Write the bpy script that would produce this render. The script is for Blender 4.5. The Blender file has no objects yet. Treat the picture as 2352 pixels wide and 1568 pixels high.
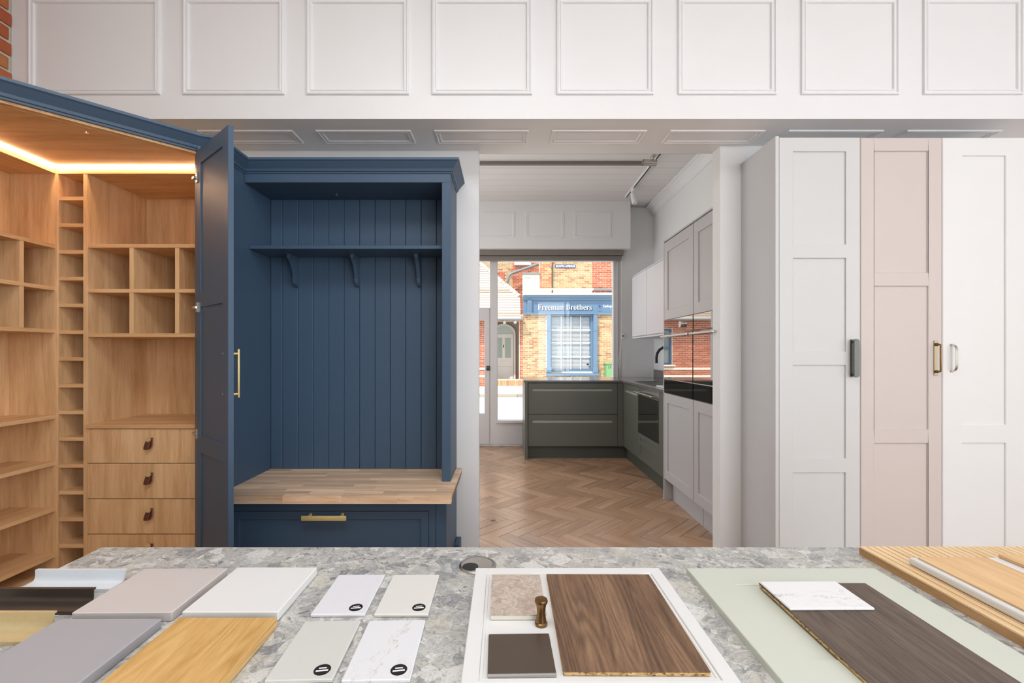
import bpy, bmesh, math, random
from mathutils import Matrix, Vector

R = random.Random(7)
scene = bpy.context.scene
COL = scene.collection

# ------------------------------------------------------------------ camera
cam_data = bpy.data.cameras.new('camera')
cam_data.sensor_width = 36.0
cam_data.lens = 16.0
cam_data.shift_x = 16 / 2352
cam_data.shift_y = 27 / 2352
cam_data.clip_start = 0.02
cam_data.clip_end = 200
cam = bpy.data.objects.new('camera', cam_data)
cam.location = (0, 0, 1.21)
cam.rotation_euler = (math.pi / 2, 0, 0)
COL.objects.link(cam)
scene.camera = cam

# ------------------------------------------------------------------ world, sun, daylight, exposure
world = bpy.data.worlds.new('sky')
scene.world = world
world.use_nodes = True
bg = world.node_tree.nodes['Background']
bg.inputs[0].default_value = (0.88, 0.94, 1.0, 1)
bg.inputs[1].default_value = 2.3
sun_d = bpy.data.lights.new('sun', 'SUN')
sun_d.energy = 6.0
sun_d.angle = math.radians(0.6)
sun_d.color = (1.0, 0.95, 0.87)
sun = bpy.data.objects.new('sun', sun_d)
sun.rotation_euler = Vector((-0.50, -0.50, 0.80)).to_track_quat('Z', 'Y').to_euler()
sun.location = (-4, -4, 9)
COL.objects.link(sun)


def area(name, loc, target, sx, sy, power, color):
    d = bpy.data.lights.new(name, 'AREA')
    d.shape = 'RECTANGLE'
    d.size, d.size_y, d.energy, d.color = sx, sy, power, color
    o = bpy.data.objects.new(name, d)
    o.location = loc
    o.rotation_euler = (Vector(loc) - Vector(target)).to_track_quat('Z', 'Y').to_euler()
    COL.objects.link(o)
    return o


# daylight entering by the shop windows behind the camera
area('rear_window_daylight', (2.55, -3.42, 1.75), (2.55, 3, 1.75), 2.9, 2.5, 106, (0.94, 0.975, 1.0))
area('side_window_daylight', (4.12, -0.9, 1.75), (-3, -0.9, 1.75), 2.6, 2.3, 20, (0.94, 0.975, 1.0))
# overhead fill lights added to brighten the worktop and showroom, no fixture seen
area('overhead_fill_light', (-0.3, 0.35, 3.40), (-0.3, 0.35, 0), 1.8, 1.2, 44, (0.97, 0.985, 1.0))
area('overhead_fill_light', (2.6, -0.3, 3.40), (2.6, -0.3, 0), 1.6, 1.2, 8, (0.97, 0.985, 1.0))
# fill light added to brighten the kitchen through a made-up side window
area('kitchen_fill_light', (-2.30, 4.45, 1.65), (3, 4.45, 1.65), 2.2, 1.9, 17, (1.0, 0.965, 0.935))
scene.view_settings.view_transform = 'Standard'
scene.view_settings.look = 'None'
scene.view_settings.exposure = -0.06
scene.view_settings.gamma = 1.0
scene.view_settings.use_curve_mapping = False


# ------------------------------------------------------------------ materials
def srgb(r, g, b):
    f = lambda c: (c / 255 / 12.92) if c / 255 <= 0.04045 else ((c / 255 + 0.055) / 1.055) ** 2.4
    return (f(r), f(g), f(b), 1.0)


def newmat(name):
    m = bpy.data.materials.new(name)
    m.use_nodes = True
    nt = m.node_tree
    return m, nt, nt.nodes['Principled BSDF'], nt.nodes, nt.links


def ramp(nt, fac, stops):
    n = nt.nodes.new('ShaderNodeValToRGB')
    cr = n.color_ramp
    while len(cr.elements) < len(stops):
        cr.elements.new(0.5)
    for e, (p, c) in zip(cr.elements, stops):
        e.position = p
        e.color = c
    nt.links.new(fac, n.inputs[0])
    return n.outputs[0]


def noise(nt, vec, scale, detail=4, rough=0.55, dist=0.0):
    n = nt.nodes.new('ShaderNodeTexNoise')
    n.inputs['Scale'].default_value = scale
    n.inputs['Detail'].default_value = detail
    n.inputs['Roughness'].default_value = rough
    n.inputs['Distortion'].default_value = dist
    if vec is not None:
        nt.links.new(vec, n.inputs['Vector'])
    return n.outputs['Fac']


def math_n(nt, op, a, b=None):
    n = nt.nodes.new('ShaderNodeMath')
    n.operation = op
    for i, v in enumerate((a, b)):
        if v is None:
            continue
        if isinstance(v, (int, float)):
            n.inputs[i].default_value = v
        else:
            nt.links.new(v, n.inputs[i])
    return n.outputs[0]


def mixc(nt, fac, a, b, mode='MIX'):
    n = nt.nodes.new('ShaderNodeMix')
    n.data_type = 'RGBA'
    n.blend_type = mode
    for key, v in ((0, fac), (6, a), (7, b)):
        if isinstance(v, (int, float)):
            n.inputs[key].default_value = v
        elif isinstance(v, tuple):
            n.inputs[key].default_value = v
        else:
            nt.links.new(v, n.inputs[key])
    return n.outputs[2]


def bump(nt, bsdf, h, strength, dist=0.002):
    b = nt.nodes.new('ShaderNodeBump')
    b.inputs['Strength'].default_value = strength
    b.inputs['Distance'].default_value = dist
    nt.links.new(h, b.inputs['Height'])
    nt.links.new(b.outputs[0], bsdf.inputs['Normal'])


def coords(nt, scale=(1, 1, 1), rot=(0, 0, 0), jitter=0.0):
    tc = nt.nodes.new('ShaderNodeTexCoord')
    mp = nt.nodes.new('ShaderNodeMapping')
    mp.inputs['Scale'].default_value = scale
    mp.inputs['Rotation'].default_value = rot
    src = tc.outputs['Object']
    if jitter:
        oi = nt.nodes.new('ShaderNodeObjectInfo')
        va = nt.nodes.new('ShaderNodeVectorMath')
        va.operation = 'ADD'
        sc = nt.nodes.new('ShaderNodeVectorMath')
        sc.operation = 'SCALE'
        sc.inputs[0].default_value = (1.0, 0.71, 0.43)
        nt.links.new(math_n(nt, 'MULTIPLY', oi.outputs['Random'], jitter), sc.inputs['Scale'])
        nt.links.new(src, va.inputs[0])
        nt.links.new(sc.outputs[0], va.inputs[1])
        src = va.outputs[0]
    nt.links.new(src, mp.inputs['Vector'])
    return mp.outputs[0]


def paint(name, col, rough=0.45, spec=0.4, grain=0.03):
    m, nt, b, N, L = newmat(name)
    v = coords(nt)
    n = noise(nt, v, 6, 3)
    c2 = tuple(min(1, x * (1 - grain)) for x in col[:3]) + (1,)
    L.new(mixc(nt, n, col, c2), b.inputs['Base Color'])
    b.inputs['Roughness'].default_value = rough
    b.inputs['Specular IOR Level'].default_value = spec
    bump(nt, b, noise(nt, v, 260, 2), 0.03, 0.001)
    return m


def metal(name, col, rough=0.28, brush=0.0, met=1.0):
    m, nt, b, N, L = newmat(name)
    b.inputs['Metallic'].default_value = met
    v = coords(nt, (8, 400, 400) if brush else (40, 40, 40))
    n = noise(nt, v, 3, 2)
    c2 = tuple(x * 0.86 for x in col[:3]) + (1,)
    L.new(mixc(nt, n, col, c2), b.inputs['Base Color'])
    b.inputs['Roughness'].default_value = rough
    return m


def wood(name, dark, mid, light, axis='z', scale=1.0, rough=0.5, jitter=9.0, knots=0.0, vary=0.0, ring=0.5, grain=1.0, rings=34.0):
    m, nt, b, N, L = newmat(name)
    s = {'x': (1.0, 13, 13), 'y': (13, 1.0, 13), 'z': (13, 13, 1.0)}[axis]
    s = tuple(k * scale for k in s)
    v = coords(nt, s, jitter=jitter)
    big = noise(nt, v, 0.9, 4, 0.55, 1.2)
    mid_ = noise(nt, v, 3.2, 6, 0.62, 1.0)
    fine = noise(nt, v, 13.0 * grain, 7, 0.72, 0.3)
    # growth rings: strongly stretched, warped bands
    warp = N.new('ShaderNodeTexNoise')
    warp.inputs['Scale'].default_value = 0.55
    warp.inputs['Detail'].default_value = 2
    L.new(v, warp.inputs['Vector'])
    rg = math_n(nt, 'MULTIPLY', warp.outputs['Fac'], rings)
    rg = math_n(nt, 'ADD', math_n(nt, 'MULTIPLY', math_n(nt, 'SINE', rg), 0.5), 0.5)
    f = math_n(nt, 'ADD', math_n(nt, 'MULTIPLY', big, 0.36), math_n(nt, 'MULTIPLY', mid_, 0.34))
    f = math_n(nt, 'ADD', f, math_n(nt, 'MULTIPLY', fine, 0.30 - 0.0 * ring))
    f = math_n(nt, 'ADD', f, math_n(nt, 'MULTIPLY', math_n(nt, 'SUBTRACT', rg, 0.5), ring * 0.16))
    col = ramp(nt, f, [(0.36, dark), (0.5, mid), (0.64, light)])
    if vary:
        oi = N.new('ShaderNodeObjectInfo')
        geo = N.new('ShaderNodeNewGeometry')
        t = math_n(nt, 'FRACT', math_n(nt, 'ADD', oi.outputs['Random'], geo.outputs['Random Per Island']))
        k = math_n(nt, 'ADD', math_n(nt, 'MULTIPLY', t, 2 * vary), 1 - vary)
        hs = N.new('ShaderNodeHueSaturation')
        L.new(k, hs.inputs['Value'])
        L.new(col, hs.inputs['Color'])
        col = hs.outputs[0]
    if knots:
        vo = N.new('ShaderNodeTexVoronoi')
        vk = coords(nt, tuple(1 + 0.12 * k for k in s), jitter=jitter)
        vo.inputs['Scale'].default_value = 2.0
        L.new(vk, vo.inputs['Vector'])
        kf = math_n(nt, 'LESS_THAN', vo.outputs['Distance'], knots)
        col = mixc(nt, math_n(nt, 'MULTIPLY', kf, 0.6), col, dark, 'MULTIPLY')
    L.new(col, b.inputs['Base Color'])
    b.inputs['Roughness'].default_value = rough
    bump(nt, b, fine, 0.12, 0.0015)
    return m


def brickmat(name, stops):
    m, nt, b, N, L = newmat(name)
    oi = N.new('ShaderNodeObjectInfo')
    geo = N.new('ShaderNodeNewGeometry')
    t = math_n(nt, 'FRACT', math_n(nt, 'ADD', oi.outputs['Random'], geo.outputs['Random Per Island']))
    col = ramp(nt, t, stops)
    n = noise(nt, coords(nt), 22, 5, 0.7)
    col = mixc(nt, math_n(nt, 'MULTIPLY', n, 0.55), col, (0.09, 0.045, 0.03, 1), 'MIX')
    L.new(col, b.inputs['Base Color'])
    b.inputs['Roughness'].default_value = 0.9
    bump(nt, b, n, 0.5, 0.004)
    return m


def thin_glass(name, tint=(0.97, 0.985, 0.98, 1)):
    m = bpy.data.materials.new(name)
    m.use_nodes = True
    nt = m.node_tree
    N, L = nt.nodes, nt.links
    N.remove(N['Principled BSDF'])
    tr = N.new('ShaderNodeBsdfTransparent')
    tr.inputs[0].default_value = tint
    gl = N.new('ShaderNodeBsdfGlossy')
    gl.inputs['Roughness'].default_value = 0.01
    fr = N.new('ShaderNodeFresnel')
    geo = N.new('ShaderNodeNewGeometry')
    ior = math_n(nt, 'ADD', 1.35, math_n(nt, 'MULTIPLY', geo.outputs['Backfacing'], 1 / 1.35 - 1.35))
    L.new(ior, fr.inputs[0])
    mx = N.new('ShaderNodeMixShader')
    L.new(fr.outputs[0], mx.inputs[0])
    L.new(tr.outputs[0], mx.inputs[1])
    L.new(gl.outputs[0], mx.inputs[2])
    L.new(mx.outputs[0], N['Material Output'].inputs[0])
    return m


def plain(name, col, rough=0.5, metallic=0.0, spec=0.5, emit=None, strength=0.0):
    m, nt, b, N, L = newmat(name)
    n = noise(nt, coords(nt), 30, 2)
    c2 = tuple(x * 0.93 for x in col[:3]) + (1,)
    L.new(mixc(nt, n, col, c2), b.inputs['Base Color'])
    b.inputs['Roughness'].default_value = rough
    b.inputs['Metallic'].default_value = metallic
    b.inputs['Specular IOR Level'].default_value = spec
    if emit:
        b.inputs['Emission Color'].default_value = emit
        b.inputs['Emission Strength'].default_value = strength
    return m


def marble(name, base, vein, scale=9.0, amount=0.5, warm=None, blotch=0.0, lines=()):
    m, nt, b, N, L = newmat(name)
    v = coords(nt)
    n1 = noise(nt, v, scale, 6, 0.6, 1.6)
    f = math_n(nt, 'ABSOLUTE', math_n(nt, 'SUBTRACT', n1, 0.5))
    veins = ramp(nt, f, [(0.0, (1, 1, 1, 1)), (0.014, (0, 0, 0, 1))])
    mask = ramp(nt, noise(nt, v, scale * 0.8, 3), [(0.52, (0, 0, 0, 1)), (0.66, (1, 1, 1, 1))])
    fac = math_n(nt, 'MULTIPLY', math_n(nt, 'MULTIPLY', veins, mask), amount * (0.4 if lines else 1.0))
    col = mixc(nt, fac, base, vein)
    if warm:
        bl = ramp(nt, noise(nt, v, scale * 3.4, 8, 0.72, 1.6), [(0.40, (0, 0, 0, 1)), (0.60, (1, 1, 1, 1))])
        col = mixc(nt, math_n(nt, 'MULTIPLY', bl, blotch), col, warm)
    if lines:
        sx = N.new('ShaderNodeSeparateXYZ')
        L.new(v, sx.inputs[0])
        wob = noise(nt, v, 38, 7, 0.68, 0.6)
        brk = ramp(nt, noise(nt, v, 60, 3), [(0.38, (0, 0, 0, 1)), (0.55, (1, 1, 1, 1))])
        for (nx, ny, c, amp, wd, st) in lines:
            d = math_n(nt, 'ADD', math_n(nt, 'MULTIPLY', sx.outputs[0], nx), math_n(nt, 'MULTIPLY', sx.outputs[1], ny))
            d = math_n(nt, 'ADD', math_n(nt, 'SUBTRACT', d, c), math_n(nt, 'MULTIPLY', math_n(nt, 'SUBTRACT', wob, 0.5), amp))
            d = math_n(nt, 'ABSOLUTE', d)
            lf = ramp(nt, math_n(nt, 'MULTIPLY', d, 100.0), [(0.0, (1, 1, 1, 1)), (wd * 100, (0, 0, 0, 1))])
            col = mixc(nt, math_n(nt, 'MULTIPLY', math_n(nt, 'MULTIPLY', lf, brk), st), col, vein)
    L.new(col, b.inputs['Base Color'])
    b.inputs['Roughness'].default_value = 0.3
    return m


def stone_top(name):
    """grey conglomerate with pebbles and pale veins"""
    m, nt, b, N, L = newmat(name)
    base = coords(nt)
    wn = N.new('ShaderNodeTexNoise')
    wn.inputs['Scale'].default_value = 14
    wn.inputs['Detail'].default_value = 4
    L.new(base, wn.inputs['Vector'])
    sb = N.new('ShaderNodeVectorMath')
    sb.operation = 'SUBTRACT'
    sb.inputs[1].default_value = (0.5, 0.5, 0.5)
    L.new(wn.outputs['Color'], sb.inputs[0])
    sc = N.new('ShaderNodeVectorMath')
    sc.operation = 'SCALE'
    sc.inputs['Scale'].default_value = 0.065
    L.new(sb.outputs[0], sc.inputs[0])
    ad = N.new('ShaderNodeVectorMath')
    ad.operation = 'ADD'
    L.new(base, ad.inputs[0])
    L.new(sc.outputs[0], ad.inputs[1])
    v = ad.outputs[0]

    def cells(scale):
        a = N.new('ShaderNodeTexVoronoi')
        a.inputs['Scale'].default_value = scale
        a.inputs['Randomness'].default_value = 1.0
        L.new(v, a.inputs['Vector'])
        e = N.new('ShaderNodeTexVoronoi')
        e.feature = 'DISTANCE_TO_EDGE'
        e.inputs['Scale'].default_value = scale
        L.new(v, e.inputs['Vector'])
        sep = N.new('ShaderNodeSeparateColor')
        L.new(a.outputs['Color'], sep.inputs[0])
        return sep.outputs[0], sep.outputs[1], e.outputs['Distance']
    r1, g1, e1 = cells(30)
    r2, g2, e2 = cells(80)
    pal = [(0.0, srgb(122, 125, 130)), (0.16, srgb(148, 149, 148)), (0.34, srgb(186, 187, 184)), (0.55, srgb(170, 171, 168)),
           (0.78, srgb(196, 192, 180)), (0.92, srgb(216, 216, 213))]
    c1 = ramp(nt, r1, pal)
    c2 = ramp(nt, r2, pal)
    pick = ramp(nt, g1, [(0.42, (0, 0, 0, 1)), (0.44, (1, 1, 1, 1))])
    col = mixc(nt, pick, c1, c2)
    # cloudy figure inside the clasts
    fig = noise(nt, v, 48, 10, 0.8, 2.2)
    col = mixc(nt, ramp(nt, fig, [(0.44, (0, 0, 0, 1)), (0.60, (0.5, 0.5, 0.5, 1))]), col, srgb(222, 220, 215))
    col = mixc(nt, ramp(nt, fig, [(0.32, (0.55, 0.55, 0.55, 1)), (0.47, (0, 0, 0, 1))]), col, srgb(134, 136, 136))
    edge = ramp(nt, e1, [(0.0, (1, 1, 1, 1)), (0.035, (0, 0, 0, 1))])
    edge2 = ramp(nt, e2, [(0.0, (1, 1, 1, 1)), (0.05, (0, 0, 0, 1))])
    col = mixc(nt, math_n(nt, 'MULTIPLY', edge, 0.55), col, srgb(222, 220, 214))
    col = mixc(nt, math_n(nt, 'MULTIPLY', math_n(nt, 'MULTIPLY', edge2, pick), 0.42), col, srgb(132, 133, 131))
    cd = noise(nt, base, 8, 6, 0.7, 1.6)
    col = mixc(nt, ramp(nt, cd, [(0.52, (0, 0, 0, 1)), (0.66, (0.5, 0.5, 0.5, 1))]), col, srgb(128, 131, 136))
    sp = noise(nt, base, 170, 3, 0.7)
    col = mixc(nt, ramp(nt, sp, [(0.36, (0.4, 0.4, 0.4, 1)), (0.46, (0, 0, 0, 1))]), col, srgb(112, 112, 110))
    L.new(col, b.inputs['Base Color'])
    b.inputs['Roughness'].default_value = 0.32
    return m


def chipmat(name):
    m, nt, b, N, L = newmat(name)
    vo = N.new('ShaderNodeTexVoronoi')
    vo.inputs['Scale'].default_value = 420
    L.new(coords(nt, (0.5, 0.5, 1)), vo.inputs['Vector'])
    sep = N.new('ShaderNodeSeparateColor')
    L.new(vo.outputs['Color'], sep.inputs[0])
    L.new(ramp(nt, sep.outputs[0], [(0, srgb(120, 84, 48)), (0.3, srgb(196, 160, 104)), (1, srgb(222, 190, 138))]), b.inputs['Base Color'])
    b.inputs['Roughness'].default_value = 0.9
    return m


def oven_glass(name, refl=0.55):
    m = bpy.data.materials.new(name)
    m.use_nodes = True
    nt = m.node_tree
    N, L = nt.nodes, nt.links
    b = N['Principled BSDF']
    b.inputs['Base Color'].default_value = (0.006, 0.006, 0.007, 1)
    b.inputs['Roughness'].default_value = 0.05
    gl = N.new('ShaderNodeBsdfGlossy')
    gl.inputs['Roughness'].default_value = 0.015
    gl.inputs[0].default_value = (0.9, 0.88, 0.86, 1)
    mx = N.new('ShaderNodeMixShader')
    mx.inputs[0].default_value = refl
    L.new(b.outputs[0], mx.inputs[1])
    L.new(gl.outputs[0], mx.inputs[2])
    L.new(mx.outputs[0], N['Material Output'].inputs[0])
    return m


W_PAINT = paint('white_wall_paint', srgb(236, 236, 236), 0.55)
W_TRIM = paint('white_satin_paint', srgb(236, 236, 237), 0.38)
W_CEIL = paint('ceiling_paint', srgb(226, 223, 222), 0.6)
FRAME_P = paint('window_frame_paint', srgb(214, 211, 211), 0.42)
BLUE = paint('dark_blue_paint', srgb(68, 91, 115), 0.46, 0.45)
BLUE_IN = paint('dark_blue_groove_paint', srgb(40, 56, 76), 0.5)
OAK = wood('pantry_oak', srgb(202, 158, 112), srgb(224, 183, 136), srgb(237, 201, 156), 'z', 1.0, 0.5)
OAK_X = wood('pantry_oak_crossways', srgb(200, 156, 110), srgb(222, 180, 132), srgb(235, 198, 150), 'x', 1.0, 0.5)
OAK_Y = wood('pantry_oak_lengthways', srgb(200, 156, 110), srgb(222, 180, 132), srgb(235, 198, 150), 'y', 1.0, 0.5)
OAK_EDGE = wood('oak_edging', srgb(206, 160, 108), srgb(220, 176, 124), srgb(230, 190, 142), 'x', 1.0, 0.5)
STAVE = wood('butcher_block_stave', srgb(214, 172, 138), srgb(240, 206, 172), srgb(250, 226, 196), 'x', 1.2, 0.42, 30.0, vary=0.24)
PARQ = wood('parquet_oak', srgb(158, 122, 95), srgb(178, 141, 111), srgb(193, 158, 129), 'x', 0.8, 0.22, 40.0, vary=0.15, ring=0.25)
GOLD = metal('brushed_brass', srgb(240, 216, 152), 0.45, 0, 0.45)
BRONZE = metal('antique_brass', srgb(140, 108, 70), 0.30)
CHROME = metal('polished_nickel', srgb(210, 204, 194), 0.2)
STEEL = metal('stainless_steel', srgb(205, 203, 200), 0.28, 1)
DKMETAL = metal('dark_pewter', srgb(110, 111, 106), 0.42)
LEATHER = paint('brown_leather', srgb(98, 56, 44), 0.55)
LEATHER_E = paint('leather_edge', srgb(178, 128, 104), 0.6)
GREY_D = paint('pale_grey_door', srgb(209, 209, 208), 0.42)
PINK_D = paint('blush_beige_door', srgb(208, 197, 192), 0.42)
WHITE_D = paint('white_door', srgb(231, 231, 230), 0.42)
SIDE_P = paint('grey_side_panel', srgb(206, 206, 207), 0.4)
KGREY = paint('kitchen_mid_grey', srgb(188, 186, 187), 0.40)
KGREEN = paint('kitchen_dark_sage', srgb(98, 100, 92), 0.42)
KGREEN_D = paint('kitchen_plinth_sage', srgb(78, 80, 74), 0.5)
KPALE = paint('kitchen_pale_grey', srgb(211, 209, 212), 0.38)
KTOP = plain('dark_quartz_top', srgb(112, 108, 106), 0.14, 0, 0.6)
BLACKG = oven_glass('oven_black_glass', 0.50)
BLACKG2 = oven_glass('drawer_black_glass', 0.06)
BLACK = plain('black_plastic', (0.012, 0.012, 0.012, 1), 0.4)
GLASS = thin_glass('window_glass')
BLIND = paint('taupe_blind_fabric', srgb(132, 124, 118), 0.7)
LED = plain('led_warm_white', (1, 1, 1, 1), emit=(1.0, 0.74, 0.48, 1), strength=44.0)
STONE = stone_top('grey_conglomerate_stone')
CHIP = chipmat('chipboard_edge')
MORTAR = plain('lime_mortar', srgb(212, 206, 194), 0.95)
MORTAR_D = plain('weathered_mortar', srgb(238, 228, 210), 0.95)
BRICK_IN = brickmat('old_red_brick', [(0, srgb(150, 66, 40)), (0.35, srgb(184, 84, 50)), (0.7, srgb(206, 120, 70)), (1, srgb(196, 140, 84))])
BRICK_Y = brickmat('yellow_stock_brick', [(0, srgb(168, 132, 92)), (0.3, srgb(196, 160, 114)), (0.65, srgb(208, 176, 134)), (0.88, srgb(184, 138, 98)), (1, srgb(164, 108, 80))])
BRICK_R = brickmat('red_stock_brick', [(0, srgb(170, 84, 60)), (0.5, srgb(196, 100, 72)), (0.8, srgb(214, 128, 92)), (1, srgb(150, 70, 56))])
BRICK_O = brickmat('orange_stock_brick', [(0, srgb(190, 110, 72)), (0.5, srgb(214, 140, 92)), (0.8, srgb(228, 174, 122)), (1, srgb(160, 96, 70))])
BRICK_W = brickmat('whitewashed_brick', [(0, srgb(226, 222, 216)), (0.6, srgb(238, 236, 232)), (1, srgb(190, 186, 184))])
SHOPBLUE = paint('shopfront_blue_paint', srgb(94, 118, 144), 0.4)
SIGNBLUE = paint('sign_board_blue', srgb(88, 114, 142), 0.4)
LETTER = plain('white_lettering', (0.9, 0.9, 0.9, 1), 0.5)
LETTER_D = plain('dark_letter_shadow', srgb(50, 68, 92), 0.5)
STREETBL = plain('street_plate_navy', srgb(46, 54, 108), 0.5)
STONEW = plain('pale_stone_ledge', srgb(232, 226, 214), 0.8)
PIPE = plain('grey_iron_pipe', srgb(118, 124, 130), 0.5)
TILE = brickmat('weathered_roof_tile', [(0, srgb(196, 178, 164)), (0.5, srgb(220, 206, 194)), (1, srgb(176, 154, 138))])
ASPHALT = plain('pale_asphalt', srgb(206, 204, 200), 0.95)
PAVE = plain('pavement_stone', srgb(220, 214, 204), 0.9)
KERB = brickmat('kerb_granite', [(0, srgb(140, 136, 128)), (0.6, srgb(186, 180, 168)), (1, srgb(110, 106, 100))])
GREENB = paint('cabinet_green_paint', srgb(108, 152, 104), 0.5)
DOORGREY = paint('porch_door_paint', srgb(206, 198, 190), 0.5)
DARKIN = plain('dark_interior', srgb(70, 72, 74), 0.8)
SLATW = plain('white_blind_slat', srgb(240, 240, 240), 0.6)


# ------------------------------------------------------------------ geometry helpers
WM = {}          # world matrix of every parent that was built here


class G:
    """collects vertices and faces for ONE mesh object"""

    def __init__(self):
        self.v, self.f = [], []

    def add(self, vs, fs):
        o = len(self.v)
        self.v += [Vector(p) for p in vs]
        self.f += [tuple(i + o for i in q) for q in fs]
        return self

    def box(self, x0, x1, y0, y1, z0, z1, b=0.0):
        if b <= 0:
            vs = [(x, y, z) for x in (x0, x1) for y in (y0, y1) for z in (z0, z1)]
            return self.add(vs, [(0, 1, 3, 2), (4, 6, 7, 5), (0, 4, 5, 1), (2, 3, 7, 6), (0, 2, 6, 4), (1, 5, 7, 3)])
        bm = bmesh.new()
        bmesh.ops.create_cube(bm, size=1.0)
        for q in bm.verts:
            q.co = Vector(((x0 + x1) / 2 + q.co.x * (x1 - x0), (y0 + y1) / 2 + q.co.y * (y1 - y0), (z0 + z1) / 2 + q.co.z * (z1 - z0)))
        bmesh.ops.bevel(bm, geom=bm.edges[:], offset=b, segments=2 if b > 0.002 else 1, affect='EDGES', profile=0.5)
        return self.bm(bm)

    def bm(self, bm):
        bm.verts.index_update()
        self.add([q.co.copy() for q in bm.verts], [tuple(q.index for q in f.verts) for f in bm.faces])
        bm.free()
        return self

    def prism(self, pts, z0, z1):
        """plan polygon (x, y) extruded in z"""
        n = len(pts)
        vs = [(p[0], p[1], z0) for p in pts] + [(p[0], p[1], z1) for p in pts]
        fs = [tuple(range(n - 1, -1, -1)), tuple(range(n, 2 * n))]
        fs += [(i, (i + 1) % n, n + (i + 1) % n, n + i) for i in range(n)]
        return self.add(vs, fs)

    def extrude(self, pts3, d):
        """planar polygon in 3-D extruded by the vector d"""
        n = len(pts3)
        d = Vector(d)
        vs = [Vector(p) for p in pts3] + [Vector(p) + d for p in pts3]
        fs = [tuple(range(n - 1, -1, -1)), tuple(range(n, 2 * n))]
        fs += [(i, (i + 1) % n, n + (i + 1) % n, n + i) for i in range(n)]
        return self.add(vs, fs)

    def lathe(self, prof, c=(0, 0, 0), axis='z', n=24):
        """profile of (radius, height) turned about an axis through c"""
        vs, fs = [], []
        for r, h in prof:
            for k in range(n):
                a = 2 * math.pi * k / n
                p = (r * math.cos(a), r * math.sin(a), h)
                if axis == 'y':
                    p = (p[0], p[2], p[1])
                elif axis == 'x':
                    p = (p[2], p[0], p[1])
                vs.append((p[0] + c[0], p[1] + c[1], p[2] + c[2]))
        m = len(prof)
        for i in range(m - 1):
            for k in range(n):
                k2 = (k + 1) % n
                fs.append((i * n + k, i * n + k2, (i + 1) * n + k2, (i + 1) * n + k))
        fs.append(tuple(range(n - 1, -1, -1)))
        fs.append(tuple(range((m - 1) * n, m * n)))
        return self.add(vs, fs)

    def tube(self, path, r, n=10):
        path = [Vector(p) for p in path]
        vs, fs = [], []
        up = None
        for i, p in enumerate(path):
            t = (path[min(i + 1, len(path) - 1)] - path[max(i - 1, 0)]).normalized()
            if up is None:
                up = t.orthogonal().normalized()
            up = (up - t * up.dot(t)).normalized()
            s = t.cross(up)
            rr = r[i] if isinstance(r, (list, tuple)) else r
            for k in range(n):
                a = 2 * math.pi * k / n
                vs.append(p + (up * math.cos(a) + s * math.sin(a)) * rr)
        for i in range(len(path) - 1):
            for k in range(n):
                k2 = (k + 1) % n
                fs.append((i * n + k, i * n + k2, (i + 1) * n + k2, (i + 1) * n + k))
        fs.append(tuple(range(n - 1, -1, -1)))
        fs.append(tuple(range((len(path) - 1) * n, len(path) * n)))
        return self.add(vs, fs)

    def plate(self, u0, u1, v0, v1, t, holes=(), cham=0.0):
        """flat plate in (u, v), thickness along n from 0 (front) to t, with rectangular openings;
        the openings' front edges get a small chamfer"""
        us = sorted({u0, u1} | {h[0] for h in holes} | {h[1] for h in holes})
        vv = sorted({v0, v1} | {h[2] for h in holes} | {h[3] for h in holes})
        solid = lambda i, j: 0 <= i < len(us) - 1 and 0 <= j < len(vv) - 1 and not any(
            h[0] - 1e-9 <= (us[i] + us[i + 1]) / 2 <= h[1] and h[2] <= (vv[j] + vv[j + 1]) / 2 <= h[3] for h in holes)
        bm = bmesh.new()
        grid = {}

        def V(i, j, k):
            if (i, j, k) not in grid:
                grid[(i, j, k)] = bm.verts.new((us[i], vv[j], t if k else 0.0))
            return grid[(i, j, k)]
        for i in range(len(us) - 1):
            for j in range(len(vv) - 1):
                if not solid(i, j):
                    continue
                bm.faces.new((V(i, j, 0), V(i, j + 1, 0), V(i + 1, j + 1, 0), V(i + 1, j, 0)))
                bm.faces.new((V(i, j, 1), V(i + 1, j, 1), V(i + 1, j + 1, 1), V(i, j + 1, 1)))
                for (di, dj, a, b) in ((-1, 0, (i, j), (i, j + 1)), (1, 0, (i + 1, j + 1), (i + 1, j)), (0, -1, (i + 1, j), (i, j)), (0, 1, (i, j + 1), (i + 1, j + 1))):
                    if not solid(i + di, j + dj):
                        bm.faces.new((V(*a, 0), V(*b, 0), V(*b, 1), V(*a, 1)))
        bmesh.ops.recalc_face_normals(bm, faces=bm.faces[:])
        if cham:
            es = []
            for e in bm.edges:
                if len(e.link_faces) == 2 and abs(e.verts[0].co.z) < 1e-9 and abs(e.verts[1].co.z) < 1e-9:
                    if abs(e.link_faces[0].normal.dot(e.link_faces[1].normal)) < 0.5:
                        es.append(e)
            bmesh.ops.bevel(bm, geom=es, offset=cham, segments=1, affect='EDGES')
        return self.bm(bm)

    def ring(self, u0, u1, v0, v1, prof):
        """picture-frame moulding: prof is a list of (inset, height), swept round the rectangle"""
        vs, fs = [], []
        for ins, h in prof:
            vs += [(u0 + ins, v0 + ins, h), (u1 - ins, v0 + ins, h), (u1 - ins, v1 - ins, h), (u0 + ins, v1 - ins, h)]
        for i in range(len(prof) - 1):
            for k in range(4):
                k2 = (k + 1) % 4
                fs.append((i * 4 + k, i * 4 + k2, (i + 1) * 4 + k2, (i + 1) * 4 + k))
        return self.add(vs, fs)

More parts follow.
